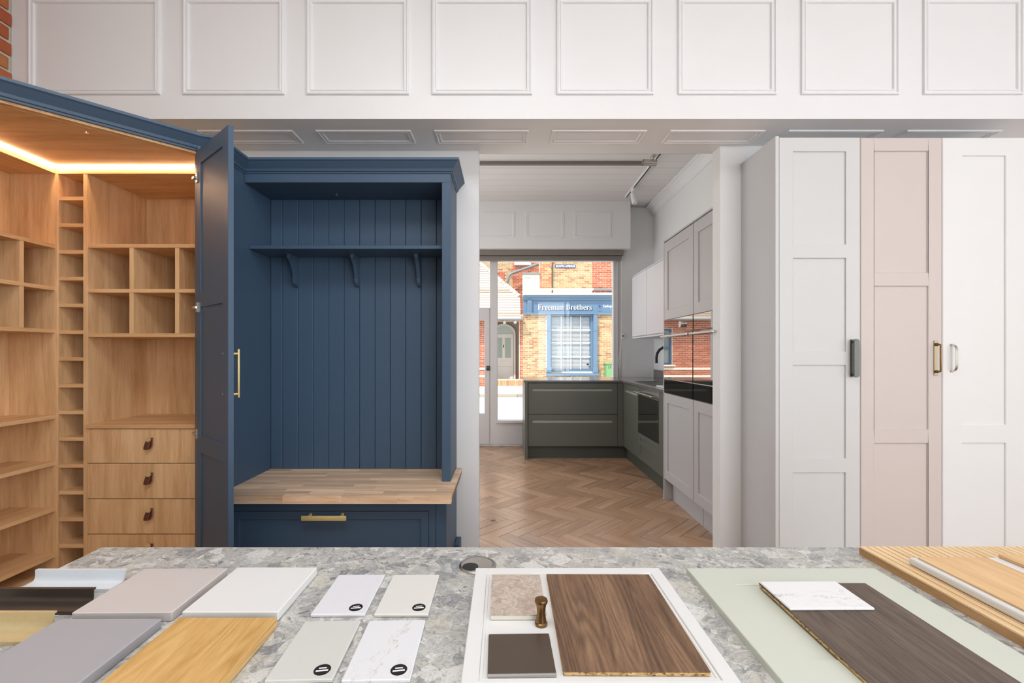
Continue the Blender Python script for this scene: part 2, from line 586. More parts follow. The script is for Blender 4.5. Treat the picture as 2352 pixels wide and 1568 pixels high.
    def sweep(self, path, prof, closed=False):
        """cornice: prof = (outward, z) polygon swept along the plan path (list of x, y), mitred; outward is to the
        right-hand side of the direction of travel"""
        P = [Vector((p[0], p[1])) for p in path]
        n, m = len(P), len(prof)
        vs, fs = [], []
        for i in range(n):
            a = (P[i] - P[i - 1]).normalized() if i > 0 else None
            b = (P[i + 1] - P[i]).normalized() if i < n - 1 else None
            na = Vector((a.y, -a.x)) if a else None
            nb = Vector((b.y, -b.x)) if b else None
            if na and nb:
                mi = (na + nb).normalized()
                mi = mi / max(0.2, mi.dot(na))
            else:
                mi = na or nb
            for o, z in prof:
                vs.append((P[i].x + mi.x * o, P[i].y + mi.y * o, z))
        for i in range(n - 1):
            for k in range(m):
                k2 = (k + 1) % m
                fs.append((i * m + k, i * m + k2, (i + 1) * m + k2, (i + 1) * m + k))
        fs.append(tuple(range(m)))
        fs.append(tuple(range((n - 1) * m, n * m)))
        return self.add(vs, fs)

    def T(self, mat):
        self.v = [mat @ p for p in self.v]
        return self

    def mesh(self, name, mat, smooth=False):
        me = bpy.data.meshes.new(name)
        me.from_pydata([tuple(p) for p in self.v], [], self.f)
        me.update()
        bm = bmesh.new()
        bm.from_mesh(me)
        bmesh.ops.recalc_face_normals(bm, faces=bm.faces[:])
        bm.to_mesh(me)
        bm.free()
        if smooth:
            for p in me.polygons:
                p.use_smooth = True
            me.set_sharp_from_angle(angle=math.radians(38))
        me.materials.append(mat)
        return me

    def obj(self, name, mat, parent=None, smooth=False, local=False):
        """vertices are world coordinates unless local (then they are in the parent's frame)"""
        if parent is not None:
            if not local:
                inv = WM[parent].inverted()
                self.v = [inv @ p for p in self.v]
            loc = Vector((0, 0, 0))
        else:
            lo = [min(p[i] for p in self.v) for i in range(3)]
            hi = [max(p[i] for p in self.v) for i in range(3)]
            loc = Vector(((lo[0] + hi[0]) / 2, (lo[1] + hi[1]) / 2, lo[2]))
            self.v = [p - loc for p in self.v]
        o = bpy.data.objects.new(name, self.mesh(name, mat, smooth))
        o.location = loc
        COL.objects.link(o)
        if parent is not None:
            o.parent = parent
        WM[o] = (WM[parent] if parent is not None else Matrix()) @ Matrix.Translation(loc)
        return o


def tag(o, label=None, cat=None, group=None, kind=None):
    if label:
        o['label'] = label
    if cat:
        o['category'] = cat
    if group:
        o['group'] = group
    if kind:
        o['kind'] = kind
    return o


def thing(name, label, cat, loc=(0, 0, 0), rotz=0.0, group=None):
    o = bpy.data.objects.new(name, None)
    o.empty_display_size = 0.05
    o.location = loc
    o.rotation_euler = (0, 0, rotz)
    COL.objects.link(o)
    WM[o] = Matrix.Translation(Vector(loc)) @ Matrix.Rotation(rotz, 4, 'Z')
    return tag(o, label, cat, group)


def dup(root, loc, rotz=0.0, label=None):
    def rec(o, par):
        c = o.copy()
        COL.objects.link(c)
        if par is not None:
            c.parent = par
        for ch in list(o.children):
            rec(ch, c)
        return c
    r = rec(root, None)
    r.location = loc
    r.rotation_euler = (0, 0, rotz)
    if label:
        r['label'] = label
    return r


def box(name, mat, parent, x0, x1, y0, y1, z0, z1, b=0.0):
    return G().box(x0, x1, y0, y1, z0, z1, b).obj(name, mat, parent)


def struct(o, label, cat=None):
    return tag(o, label, None, None, 'structure')


def basis(o, u, v, n):
    u, v, n = Vector(u), Vector(v), Vector(n)
    return Matrix(((u.x, v.x, n.x, o[0]), (u.y, v.y, n.y, o[1]), (u.z, v.z, n.z, o[2]), (0, 0, 0, 1)))


FRONT = lambda y: basis((0, y, 0), (1, 0, 0), (0, 0, 1), (0, 1, 0))      # plate facing the camera, n goes away from it
SIDE = lambda x: basis((x, 0, 0), (0, 1, 0), (0, 0, 1), (1, 0, 0))       # plate facing -X (u = depth)


def shaker(parent, name, mat, frame, u0, u1, v0, v1, t, holes, rec=0.007, cham=0.0015, panel_t=0.006):
    """framed door as a part with its sunk panels as sub-parts"""
    d = G().plate(u0, u1, v0, v1, t, holes, cham).T(frame).obj(name, mat, parent)
    for h in holes:
        e = 0.002
        G().box(h[0] - e, h[1] + e, h[2] - e, h[3] + e, rec, rec + panel_t).T(frame).obj('panel', mat, d)
    return d


def text_mesh(name, txt, size, mat, parent, frame, extrude=0.0, width=None, bold=0.0, align='LEFT'):
    cu = bpy.data.curves.new(name, 'FONT')
    cu.body = txt
    cu.size = size
    cu.extrude = extrude
    cu.offset = bold
    cu.align_x = align
    cu.resolution_u = 3
    tmp = bpy.data.objects.new(name + '_curve', cu)
    COL.objects.link(tmp)
    dg = bpy.context.evaluated_depsgraph_get()
    dg.update()
    me = bpy.data.meshes.new_from_object(tmp.evaluated_get(dg))
    bpy.data.objects.remove(tmp)
    vs = [q.co.copy() for q in me.vertices]
    fs = [tuple(p.vertices) for p in me.polygons]
    bpy.data.meshes.remove(me)
    lo, hi = min(p.x for p in vs), max(p.x for p in vs)
    if width:
        k = width / (hi - lo)
        vs = [Vector(((p.x - lo) * k, p.y, p.z)) for p in vs]
    g = G()
    g.add(vs, fs).T(frame)
    inv = WM[parent].inverted()
    g.v = [inv @ p for p in g.v]
    me = bpy.data.meshes.new(name)
    me.from_pydata([tuple(p) for p in g.v], [], g.f)
    me.materials.append(mat)
    o = bpy.data.objects.new(name, me)
    o.parent = parent
    COL.objects.link(o)
    WM[o] = WM[parent].copy()
    return o


# ================================================================== THE SETTING
# ---- floor: herringbone oak blocks
floor = struct(box('floor', plain('floor_joint', srgb(92, 66, 48), 0.8), None, -2.64, 4.2, -3.5, 6.0, -0.06, -0.008), 'oak herringbone parquet floor running into the kitchen')
LB, WB = 0.376, 0.094
blk = G().box(0.0012, LB - 0.0012, 0.0012, WB - 0.0012, -0.009, 0.0, 0.0012).mesh('parquet_block', PARQ)
spots = []
for j in range(-9, 10):
    for k in range(-70, 70):
        for kind in (0, 1):
            u, v = k * WB + j * LB, k * WB - j * LB
            if kind:
                v += WB
            X = (u + v) / math.sqrt(2) + 0.35
            Y = (v - u) / math.sqrt(2) + 4.06
            a = -math.pi / 4 if kind == 0 else math.pi / 4
            off = Vector((0, 0, 0)) if kind == 0 else Matrix.Rotation(a, 3, 'Z') @ Vector((0, -WB, 0))
            p = Vector((X, Y, 0)) + off
            c = p + Matrix.Rotation(a, 3, 'Z') @ Vector((LB / 2, WB / 2, 0))
            if -2.2 < c.x < 1.95 and 2.55 < c.y < 5.92:
                vis = -0.75 < c.x < 1.50 and not (c.x > 0.32 and c.y > 5.35)
                spots.append((0 if vis else 1, (c.x ** 2 + c.y ** 2), p, a))
spots.sort(key=lambda s: (s[0], s[1]))
for s in spots[:300]:
    o = bpy.data.objects.new('parquet_block', blk)
    o.location = s[2] - floor.location
    o.rotation_euler = (0, 0, s[3])
    o.parent = floor
    COL.objects.link(o)
rest = G()
for s in spots[300:]:
    rest.add([s[2] + Matrix.Rotation(s[3], 3, 'Z') @ q.co for q in blk.vertices], [tuple(p.vertices) for p in blk.polygons])
tag(rest.obj('parquet_field', PARQ, floor), kind='stuff')
tag(box('showroom_boards', PARQ, floor, -2.64, 4.2, -3.5, 2.74, -0.0085, -0.0012), kind='stuff')

# ---- showroom shell
wl = struct(box('wall_back', W_PAINT, None, -2.64, -0.162, 2.82, 2.90, 0, 2.463), 'white plastered wall strip beside the kitchen opening')
wr = struct(G().prism([(1.30, 2.75), (4.2, 2.75), (4.2, 2.785), (1.312, 2.785), (1.312, 2.85), (1.30, 2.85)], 0, 2.463).obj('wall_pier', W_PAINT), 'white wall pier and jamb right of the kitchen opening')
hdr = struct(box('wall_header', W_TRIM, None, -2.64, 4.2, 2.434, 2.86, 2.463, 3.42), 'white panelled header beam over the kitchen opening')
MOULD = [(0.0, 0.0), (0.002, -0.012), (0.009, -0.014), (0.013, -0.006), (0.018, -0.006), (0.022, -0.011), (0.028, -0.010), (0.032, 0.0)]
kf = 2.434 / 1045
for a, b_ in ((68, 370), (422, 655), (705, 940), (992, 1222), (1278, 1500), (1556, 1782), (1838, 2062), (2118, 2346)):
    G().ring((a - 1160) * kf, (b_ - 1160) * kf, 2.589, 3.108, MOULD).T(FRONT(2.434)).obj('panel_moulding', W_TRIM, hdr)
SOF = basis((0, 0, 2.463), (1, 0, 0), (0, 1, 0), (0, 0, 1))
for i in range(7):
    x0 = -1.73 + 0.665 * i
    G().ring(x0, x0 + 0.535, 2.555, 2.712, [(a_, h_ * 0.55) for a_, h_ in MOULD]).T(SOF).obj('soffit_moulding', W_TRIM, hdr)
struct(box('ceiling', W_CEIL, None, -2.75, 4.32, -3.6, 2.92, 3.4205, 3.5), 'plain white showroom ceiling')
rear = struct(G().plate(-2.64, 4.2, 0, 3.42, 0.08, [(1.05, 4.05, 0.5, 3.0)]).T(basis((0, -3.48, 0), (1, 0, 0), (0, 0, 1), (0, -1, 0))).obj('wall_rear', W_PAINT), 'white rear wall around the shop windows')
right = struct(G().plate(-3.5, 2.75, 0, 3.42, 0.08, [(-2.2, 0.4, 0.6, 2.9)]).T(basis((4.2, 0, 0), (0, 1, 0), (0, 0, 1), (1, 0, 0))).obj('wall_right', W_PAINT), 'white side wall around a tall window')
w2 = struct(G().plate(1.05, 4.05, 0.5, 3.0, 0.05, [(1.12, 2.0, 0.57, 2.93), (2.07, 3.03, 0.57, 2.93), (3.10, 3.98, 0.57, 2.93)]).T(basis((0, -3.36, 0), (1, 0, 0), (0, 0, 1), (0, -1, 0))).obj('window_2', FRAME_P), 'white framed shop window behind the viewer')
wbrick = struct(box('wall_left', MORTAR, None, -2.72, -2.645, -3.5, 2.90, 0, 3.42), 'old red brick side wall with white mortar')
ibm = G().box(0, 0.012, 0, 0.208, 0, 0.066, 0.006).mesh('brick', BRICK_IN)
for r_ in range(15):
    z = 2.24 + r_ * 0.079
    for c_ in range(4):
        y = 2.43 - 0.22 * (c_ + 1) + (0.11 if r_ % 2 else 0)
        if y + 0.208 > 2.432:
            o = bpy.data.objects.new('brick', ibm)
            o.scale = (1, (2.430 - y) / 0.208, 1)
        else:
            o = bpy.data.objects.new('brick', ibm)
        o.location = Vector((-2.646 + R.uniform(-0.001, 0.003), y, z)) - wbrick.location
        o.parent = wbrick
        COL.objects.link(o)

# ---- kitchen shell
KC = 3.12
kceil = struct(box('ceiling_kitchen', W_CEIL, None, -2.2, 1.95, 2.86, 6.06, KC + 0.012, KC + 0.08), 'white boarded kitchen ceiling')
y = 2.88
while y < 5.73:
    box('ceiling_board', W_CEIL, kceil, -2.2, 1.95, y + 0.0025, min(y + 0.165, 5.74) - 0.0025, KC, KC + 0.014, 0.003)
    y += 0.165
struct(box('wall_kitchen_right', W_PAINT, None, 1.95, 2.03, 2.79, 6.06, 0, KC + 0.08), 'white kitchen side wall behind the cabinets')
struct(G().plate(2.90, 6.06, 0, KC + 0.08, 0.08, [(3.3, 5.6, 0.65, 2.65)]).T(basis((-2.2, 0, 0), (0, 1, 0), (0, 0, 1), (-1, 0, 0))).obj('wall_kitchen_left', W_PAINT), 'white far side wall of the kitchen around an added window')
struct(G().plate(3.3, 5.6, 0.65, 2.65, 0.05, [(3.37, 4.41, 0.72, 2.58), (4.48, 5.53, 0.72, 2.58)]).T(basis((-2.21, 0, 0), (0, 1, 0), (0, 0, 1), (-1, 0, 0))).obj('added_window', FRAME_P), 'white framed window added unseen at the side of the kitchen')  # unseen window, made up to let extra light into the kitchen
struct(G().plate(-2.2, 1.95, 0.0, KC, 0.10, [(-2.1, 1.523, 0.018, 2.47)]).T(FRONT(5.96)).obj('wall_kitchen_front', W_PAINT), 'white wall around the kitchen shopfront')
bulk = struct(box('wall_bulkhead', W_PAINT, None, -2.2, 1.58, 5.73, 5.955, 2.53, KC), 'white panelled bulkhead above the kitchen window')
kb = 5.73 / 1045
for a, b_ in ((985, 1068), (1095, 1182), (1207, 1295), (1318, 1404)):
    G().ring((a - 1160) * kb, (b_ - 1160) * kb, 2.66, 2.985, [(a_, h_ * 0.5) for a_, h_ in MOULD]).T(FRONT(5.73)).obj('panel_moulding', W_TRIM, bulk)
G_c = G().sweep([(1.95, 2.88), (1.95, 5.95)][::-1], [(0, KC), (0.11, KC), (0.11, KC - 0.015), (0.085, KC - 0.02), (0.05, KC - 0.045), (0.035, KC - 0.08), (0.02, KC - 0.10), (0.0, KC - 0.11)])
struct(G_c.obj('trim_1', W_TRIM), 'white ceiling cornice along the kitchen side wall')

# ---- kitchen window and glazed door
kw = 5.96
win = struct(G().plate(-0.20, 1.523, 0.018, 2.47, 0.07, [(-0.097, 1.414, 0.337, 2.413)], 0.008).T(FRONT(5.95)).obj('window_1', FRAME_P), 'large fixed shop window with white frame')
box('pane', GLASS, win, -0.105, 1.422, 5.985, 5.989, 0.33, 2.42)
box('sill', FRAME_P, win, -0.12, 1.45, 5.915, 5.95, 0.30, 0.333, 0.004)
box('inner_bead', FRAME_P, win, 1.46, 1.475, 5.935, 5.95, 0.34, 2.40, 0.003)
wtr = struct(G().plate(-1.05, -0.20, 1.80, 2.47, 0.07, [(-0.98, -0.20 - 0.0, 1.803, 2.413)]).T(FRONT(5.95)).obj('window_3', FRAME_P), 'white framed transom light above the glazed door')
box('pane', GLASS, wtr, -0.985, -0.205, 5.985, 5.989, 1.80, 2.418)
dr = struct(G().plate(-1.05, -0.20, 0.02, 1.80, 0.055, [(-0.98, -0.269, 0.423, 1.643)], 0.006).T(FRONT(5.945)).obj('door_1', FRAME_P), 'white glazed shop door beside the window')
box('pane', GLASS, dr, -0.985, -0.264, 5.97, 5.974, 0.42, 1.648)
G().plate(-0.243, -0.200, 0.985, 1.045, 0.008, [(-0.229, -0.216, 1.012, 1.03)]).T(FRONT(5.937)).obj('lock', BLACK, dr)
win4 = struct(G().plate(-2.1, -1.05, 0.018, 2.47, 0.07, [(-2.03, -1.12, 0.337, 2.413)], 0.008).T(FRONT(5.95)).obj('window_4', FRAME_P), 'second fixed shop window left of the door')
box('pane', GLASS, win4, -2.035, -1.115, 5.985, 5.989, 0.33, 2.42)

# ================================================================== OUTSIDE
GR = -0.12
struct(box('road', ASPHALT, None, -30, 30, 6.2, 14.8, GR - 0.25, GR - 0.10), 'pale sunlit street outside the window')
struct(box('pavement', PAVE, None, -30, 30, 15.05, 22, GR - 0.25, GR), 'pale pavement across the street')
struct(box('pavement', PAVE, None, -30, 30, 6.06, 7.4, GR - 0.25, GR), 'pavement in front of the shop window')
kerb = struct(box('kerb', PAVE, None, -30, 30, 14.9, 15.05, GR - 0.25, GR - 0.03), 'granite kerb across the street')
kst = G().box(0.006, 0.894, 0, 0.15, -0.14, 0.0, 0.012).mesh('kerb_stone', KERB)
for i in range(12):
    o = bpy.data.objects.new('kerb_stone', kst)
    o.location = Vector((-5 + i * 0.9, 14.85, GR + 0.005)) - kerb.location
    o.parent = kerb
    COL.objects.link(o)

F = 18.0 / 1045
fx = lambda px: (px - 1160) * F
fh = lambda py: 1.21 + (811 - py) * F

BP, BZ = 0.225, 0.075
brick_mesh = {}


def bricks(parent, x0, x1, z0, z1, yw, mat, holes=(), single=10 ** 6, joint=0.011, depth=0.006):
    """real bricks on a mortar ground; up to `single` of them as objects, the rest joined"""
    key = mat.name
    if key not in brick_mesh:
        brick_mesh[key] = G().box(0, BP - joint, -depth, 0.0, 0, BZ - joint).mesh('brick', mat)
    me = brick_mesh[key]
    rest, cnt = G(), 0
    row = 0
    z = z0
    while z + BZ <= z1 + 0.01:
        x = x0 - (BP / 2 if row % 2 else 0)
        while x < x1 - 0.02:
            a, b_ = max(x, x0), min(x + BP - joint, x1)
            x += BP
            cz = z + BZ / 2
            for h in holes:
                if h[2] < cz < h[3] and a < h[1] and b_ > h[0]:
                    if h[0] - a > b_ - h[1]:
                        b_ = min(b_, h[0])
                    else:
                        a = max(a, h[1])
            if b_ - a < 0.03:
                continue
            jy = R.uniform(-0.003, 0.003)
            if cnt < single:
                o = bpy.data.objects.new('brick', me)
                o.location = WM[parent].inverted() @ Vector((a, yw + jy, z))
                o.scale = ((b_ - a) / (BP - joint), 1, 1)
                o.parent = parent
                COL.objects.link(o)
                cnt += 1
            else:
                rest.box(a, b_, yw - depth + jy, yw, z, z + BZ - joint)
        z += BZ
        row += 1
    if rest.v:
        tag(rest.obj('brickwork', mat, parent), kind='stuff')
    return cnt


shop = thing('shop_building', 'brick shop with blue fascia and blue framed window across the street', 'building', (2.6, 18.0, GR))
SX0, SX1 = 0.71, 7.0
wx0, wx1, wz0, wz1 = fx(1256), fx(1371), fh(858), fh(720)
wall = G().plate(SX0, SX1, GR, 2.80, 0.30, [(wx0 + 0.1, wx1 - 0.1, wz0, 2.76)]).T(FRONT(18.0)).obj('wall', MORTAR_D, shop)
hole = [(wx0 - 0.02, wx1 + 0.02, wz0 - 0.05, 2.9)]
used = bricks(wall, SX0, 4.45, GR + 0.01, 2.74, 18.0, BRICK_Y, hole, 260)
bricks(wall, 4.45, SX1, GR + 0.01, 2.74, 18.0, BRICK_Y, (), 0)
# fascia and sign
box('fascia_top', STONEW, shop, SX0, SX1, 17.72, 18.3, 3.49, 3.56, 0.01)
G().sweep([(SX0, 18.0), (SX1, 18.0)], [(0, 3.30), (0.10, 3.30), (0.14, 3.36), (0.20, 3.40), (0.24, 3.46), (0.24, 3.49), (0, 3.49)]).obj('fascia_cornice', SHOPBLUE, shop)
sign = box('sign_board', SIGNBLUE, shop, SX0, SX1, 17.95, 18.0, 2.80, 3.30)
box('fascia_ledge', SHOPBLUE, shop, SX0, SX1, 17.86, 18.0, 2.745, 2.80, 0.008)
for xa in (fx(1211), SX1 - 0.4):
    pb = box('fascia_pilaster', SHOPBLUE, shop, xa, xa + 0.17, 17.86, 17.95, 2.80, 3.30, 0.006)
    for q in range(3):
        box('flute', SHOPBLUE, pb, xa + 0.03 + q * 0.042, xa + 0.055 + q * 0.042, 17.848, 17.862, 2.84, 3.20, 0.003)


def serif(s):
    out = ''
    for ch in s:
        if 'A' <= ch <= 'Z':
            out += chr(0x1D400 + ord(ch) - 65)
        elif 'a' <= ch <= 'z':
            out += chr(0x1D41A + ord(ch) - 97)
        else:
            out += ch
    return out


text_mesh('lettering_shadow', serif('Freeman Brothers'), 0.30, LETTER_D, shop, basis((fx(1236.5), 17.945, 2.905), (1, 0, 0), (0, 0, 1), (0, -1, 0)), 0.012, fx(1359.5) - fx(1236), -0.002)  # dark offset copy behind the letters draws their shadow
text_mesh('lettering', serif('Freeman Brothers'), 0.30, LETTER, shop, basis((fx(1235), 17.925, 2.925), (1, 0, 0), (0, 0, 1), (0, -1, 0)), 0.006, fx(1358) - fx(1235), -0.004)
text_mesh('lettering', serif('Independent'), 0.13, LETTER, shop, basis((fx(1385), 17.94, 3.02), (1, 0, 0), (0, 0, 1), (0, -1, 0)), 0.006)
em = G().lathe([(0.075, 0), (0.075, 0.012)], (0, 0, 0), 'y', 20).T(Matrix.Translation((fx(1376.5), 17.93, 3.06))).obj('emblem', SHOPBLUE, shop)
G().lathe([(0.045, 0), (0.045, 0.006)], (0, 0, 0), 'y', 16).T(Matrix.Translation((fx(1376.5), 17.925, 3.06))).obj('emblem_centre', STREETBL, em)
box('emblem_base', SHOPBLUE, em, fx(1373), fx(1380), 17.935, 17.95, 2.88, 2.95)
# shop window
wf = thing_part = G().plate(fx(1264), fx(1365), fh(853), 2.745, 0.10, [(fx(1267), fx(1357), fh(848), fh(726))], 0.01).T(FRONT(18.04)).obj('window_frame', SHOPBLUE, shop)
for xa, xb in ((fx(1256), fx(1264.6)), (fx(1362), fx(1371))):
    p_ = box('window_pilaster', SHOPBLUE, shop, xa, xb, 17.88, 18.05, fh(844), 2.745, 0.008)
    box('pilaster_band', SHOPBLUE, p_, xa - 0.01, xb + 0.01, 17.865, 18.04, fh(760), fh(757), 0.006)
    box('pilaster_base', SHOPBLUE, p_, xa - 0.025, xb + 0.025, 17.86, 18.04, fh(856), fh(843), 0.008)
box('window_sill', SHOPBLUE, shop, fx(1254), fx(1376), 17.80, 18.06, fh(862), fh(856.5), 0.012)
pane = box('window_pane', thin_glass('shop_glass', (0.93, 0.95, 0.97, 1)), shop, fx(1266), fx(1358), 18.10, 18.105, fh(849), fh(725))
sw = fx(1357) - fx(1267)
for q in range(1, 4):
    xm = fx(1267) + sw * q / 4
    box('glazing_bar', SLATW, pane, xm - 0.012, xm + 0.012, 18.085, 18.115, fh(848), fh(726))
for py in (757.5, 786.5, 819):
    box('glazing_bar', SLATW, pane, fx(1267), fx(1357), 18.08, 18.12, fh(py + 0.8), fh(py - 0.8))
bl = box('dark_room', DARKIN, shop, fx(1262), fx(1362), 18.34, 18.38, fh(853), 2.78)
slat = G().box(fx(1268), fx(1356), -0.004, 0.004, -0.019, 0.019).T(Matrix.Rotation(math.radians(-38), 4, 'X')).mesh('blind_slat', SLATW)
for q in range(40):
    o = bpy.data.objects.new('blind_slat', slat)
    o.location = WM[shop].inverted() @ Vector((0, 18.17, fh(847) + 0.03 + q * 0.0515))
    o.parent = shop
    COL.objects.link(o)
st = G().lathe([(0.05, 0), (0.05, 0.003)], (fx(1351), 18.094, fh(836.5)), 'y', 18).obj('round_sticker', BLACK, shop)
# upper storey
up = G().extrude([(0.715, 18.16, 3.50), (SX1, 18.16, 3.50), (SX1, 18.16, 7.2), (1.38, 18.16, 7.2), (1.38, 18.16, 4.34), (0.715, 18.16, 4.34)], (0, 0.34, 0)).obj('upper_wall', MORTAR_D, shop)
bricks(up, 1.38, 1.87, 3.80, 5.2, 18.16, BRICK_O, (), 40)
bricks(up, 1.92, 3.46, 3.80, 5.2, 18.16, BRICK_Y, (), 0)
bricks(up, 3.47, SX1, 3.80, 5.2, 18.16, BRICK_R, (), 0)
bricks(up, 0.715, 3.46, 3.56, 3.70, 18.16, BRICK_O, (), 0)
bricks(up, 3.47, SX1, 3.56, 3.80, 18.16, BRICK_R, (), 0)
bricks(up, 1.38, SX1, 5.2, 7.1, 18.16, BRICK_R, (), 0)
bricks(up, 0.715, 1.38, 3.80, 4.30, 18.16, BRICK_W, (), 0)
box('coping', PIPE, shop, 0.71, 1.40, 18.05, 18.4, 4.34, 4.40, 0.01)
G().sweep([(0.71, 18.16), (3.52, 18.16)], [(0, 3.70), (0.05, 3.70), (0.13, 3.75), (0.15, 3.78), (0, 3.80)]).obj('string_course', STONEW, shop)
box('plain_course', PIPE, shop, 3.50, SX1, 18.08, 18.16, 3.70, 3.78, 0.006)
G().tube([(1.88, 18.10, 3.60), (1.88, 18.10, 5.0), (1.88, 18.10, 7.0)], 0.022, 8).obj('cable_pipe', BLACK, shop, True)
# street name plate
sn = thing('street_sign', 'small dark street name plate on the yellow brick wall', 'sign', (2.41, 18.13, 4.62))
box('plate', STREETBL, sn, fx(1276), fx(1323), 18.125, 18.143, fh(613.5), fh(605.5), 0.003)
text_mesh('lettering', 'SOUTH AVENUE', 0.125, LETTER, sn, basis((fx(1277.5), 18.118, fh(612.4)), (1, 0, 0), (0, 0, 1), (0, -1, 0)), 0.003, fx(1321.5) - fx(1277.5), 0.004)
# green street cabinet
gc = thing('street_cabinet', 'green metal utility cabinet against the shop wall', 'cabinet', (4.4, 17.8, GR))
g0, g1 = fx(1387), fx(1430)
box('body', GREENB, gc, g0, g1, 17.55, 17.95, GR, fh(836), 0.01)
box('lid', GREENB, gc, g0 - 0.03, g1 + 0.03, 17.52, 17.97, fh(836), fh(833.5), 0.01)
for q in range(7):
    box('vent_slot', DARKIN, gc, g0 + 0.08 + q * 0.07, g0 + 0.10 + q * 0.07, 17.543, 17.552, fh(845), fh(839.5))

# rear wing with the downpipe
wing = thing('rear_wing', 'red brick rear wing with grey downpipe rising behind the tiled roof', 'building', (0.5, 21, GR))
ww = box('wall', MORTAR_D, wing, -3.0, 3.0, 21.0, 21.3, GR, 7.4)
bricks(ww, -2.0, 0.35, 3.0, 6.3, 21.0, BRICK_Y, [(-3, 0.05, 4.2, 5.0)], 0)
bricks(ww, -2.0, 0.05, 4.25, 5.0, 21.0, BRICK_R, (), 0)
bricks(ww, 0.35, 2.0, 3.0, 6.3, 21.0, BRICK_R, (), 0)
box('window_sill', STONEW, wing, 0.42, 1.20, 20.88, 21.02, 5.26, 5.36, 0.01)
G().plate(0.46, 1.16, 5.36, 6.6, 0.06, [(0.52, 1.10, 5.42, 6.54)], 0.01).T(FRONT(20.96)).obj('window_frame', SLATW, wing)
box('pane', DARKIN, wing, 0.50, 1.12, 20.99, 21.01, 5.40, 6.56)
pp = [(1.62, 20.6, 5.285), (0.42, 20.6, 4.87), (0.26, 20.6, 4.80), (0.18, 20.6, 4.70), (0.15, 20.6, 4.55), (0.10, 20.6, 4.42), (0.06, 20.62, 4.2)]
G().tube(pp, 0.058, 12).obj('downpipe', PIPE, wing, True)
for px_, pz_ in ((1.45, 5.226), (0.44, 4.877)):
    G().tube([(px_ - 0.045, 20.6, pz_ - 0.0155), (px_ + 0.045, 20.6, pz_ + 0.0155)], 0.076, 12).obj('pipe_collar', PIPE, wing, True)

# low cottage with tiled roof and porch
SX0 = 0.70
cot = thing('tiled_cottage', 'low brick cottage with pale tiled roof and arched porch door', 'building', (-3, 18.2, GR))
cw = G().plate(-8.0, 0.70, GR, 2.70, 0.3, [(-0.62, 0.56, GR, 2.5), (-4.05, -3.2, 0.75, 2.2)]).T(FRONT(18.2)).obj('wall', MORTAR_D, cot)
bricks(cw, -8.0, 0.70, GR + 0.01, 2.62, 18.2, BRICK_R, [(-0.64, 0.58, -1, 2.5), (-4.07, -3.18, 0.7, 2.24), (-9, -0.6, 0.24, 0.34), (-9, -0.6, 0.54, 0.64)], 0)
for zb in (0.25, 0.55):
    box('stone_band', STONEW, cot, -8.0, -0.64, 18.17, 18.2, zb, zb + 0.075)
wfb = G().plate(-4.05, -3.2, 0.75, 2.2, 0.10, [(-3.98, -3.27, 1.44, 2.13), (-3.98, -3.27, 0.82, 1.40)], 0.01).T(FRONT(18.22)).obj('window_frame', paint('navy_window_paint', srgb(52, 78, 118), 0.4), cot)
box('pane', plain('dark_pane', srgb(120, 132, 134), 0.15), wfb, -4.0, -3.25, 18.29, 18.30, 0.8, 2.15)
box('window_sill', STONEW, cot, -4.15, -3.10, 18.06, 18.22, 0.69, 0.75, 0.01)
# porch recess
pr = G().plate(-0.62, 0.56, GR, 2.62, 0.06, []).T(FRONT(19.1)).obj('porch_wall', paint('porch_plaster', srgb(150, 140, 130), 0.8), cot)
box('porch_side', DOORGREY, cot, -0.68, -0.62, 18.25, 19.1, GR, 2.6)
box('porch_side', BRICK_R, cot, 0.56, 0.62, 18.25, 19.1, GR, 2.6)
n_a = 14
arc = [(0.50 * math.cos(math.pi * i / n_a) - 0.06, 2.02 + 0.42 * math.sin(math.pi * i / n_a)) for i in range(n_a + 1)]
arci = [(0.42 * math.cos(math.pi * i / n_a) - 0.06, 2.02 + 0.34 * math.sin(math.pi * i / n_a)) for i in range(n_a + 1)]
prof = [(0.44, 0.1)] + arc + [(-0.56, 0.1), (-0.48, 0.1)] + arci[::-1] + [(0.36, 0.1)]
n_ = len(prof)
ar = G()
vs = [(p[0], 18.98, p[1]) for p in prof] + [(p[0], 19.06, p[1]) for p in prof]
half = n_ // 2
fs = []
for i in range(half - 0):
    j = n_ - 1 - i
    if i + 1 < j - 0 and i + 1 < half:
        fs.append((i, i + 1, j - 1, j))
        fs.append((n_ + i, n_ + j, n_ + j - 1, n_ + i + 1))
for i in range(n_):
    k2 = (i + 1) % n_
    fs.append((i, k2, n_ + k2, n_ + i))
ar.add(vs, fs).obj('door_arch', DOORGREY, cot)
pd = G().plate(-0.47, 0.35, 0.10, 2.02, 0.05, [(-0.36, -0.12, 1.02, 1.86), (0.0, 0.24, 1.02, 1.86), (-0.36, 0.24, 0.24, 0.66)], 0.012).T(FRONT(19.02)).obj('door', DOORGREY, cot)
box('pane', plain('porch_glass', srgb(150, 160, 152), 0.2), pd, -0.38, 0.26, 19.045, 19.05, 1.0, 1.88)
box('lower_panel', DOORGREY, pd, -0.37, 0.25, 19.045, 19.05, 0.23, 0.67)
box('letter_plate', CHROME, pd, -0.17, 0.05, 19.0, 19.02, 0.88, 0.95, 0.006)
box('knocker', BLACK, pd, -0.08, -0.04, 19.0, 19.02, 1.45, 1.56, 0.006)
fan = G().extrude([(p[0], 19.05, p[1]) for p in arci], (0, 0.01, 0)).obj('fanlight', plain('fanlight_glass', srgb(168, 178, 172), 0.2), cot)
stp = thing_step = box('step', MORTAR, cot, -0.75, 0.70, 17.72, 18.3, GR, 0.17, 0.01)
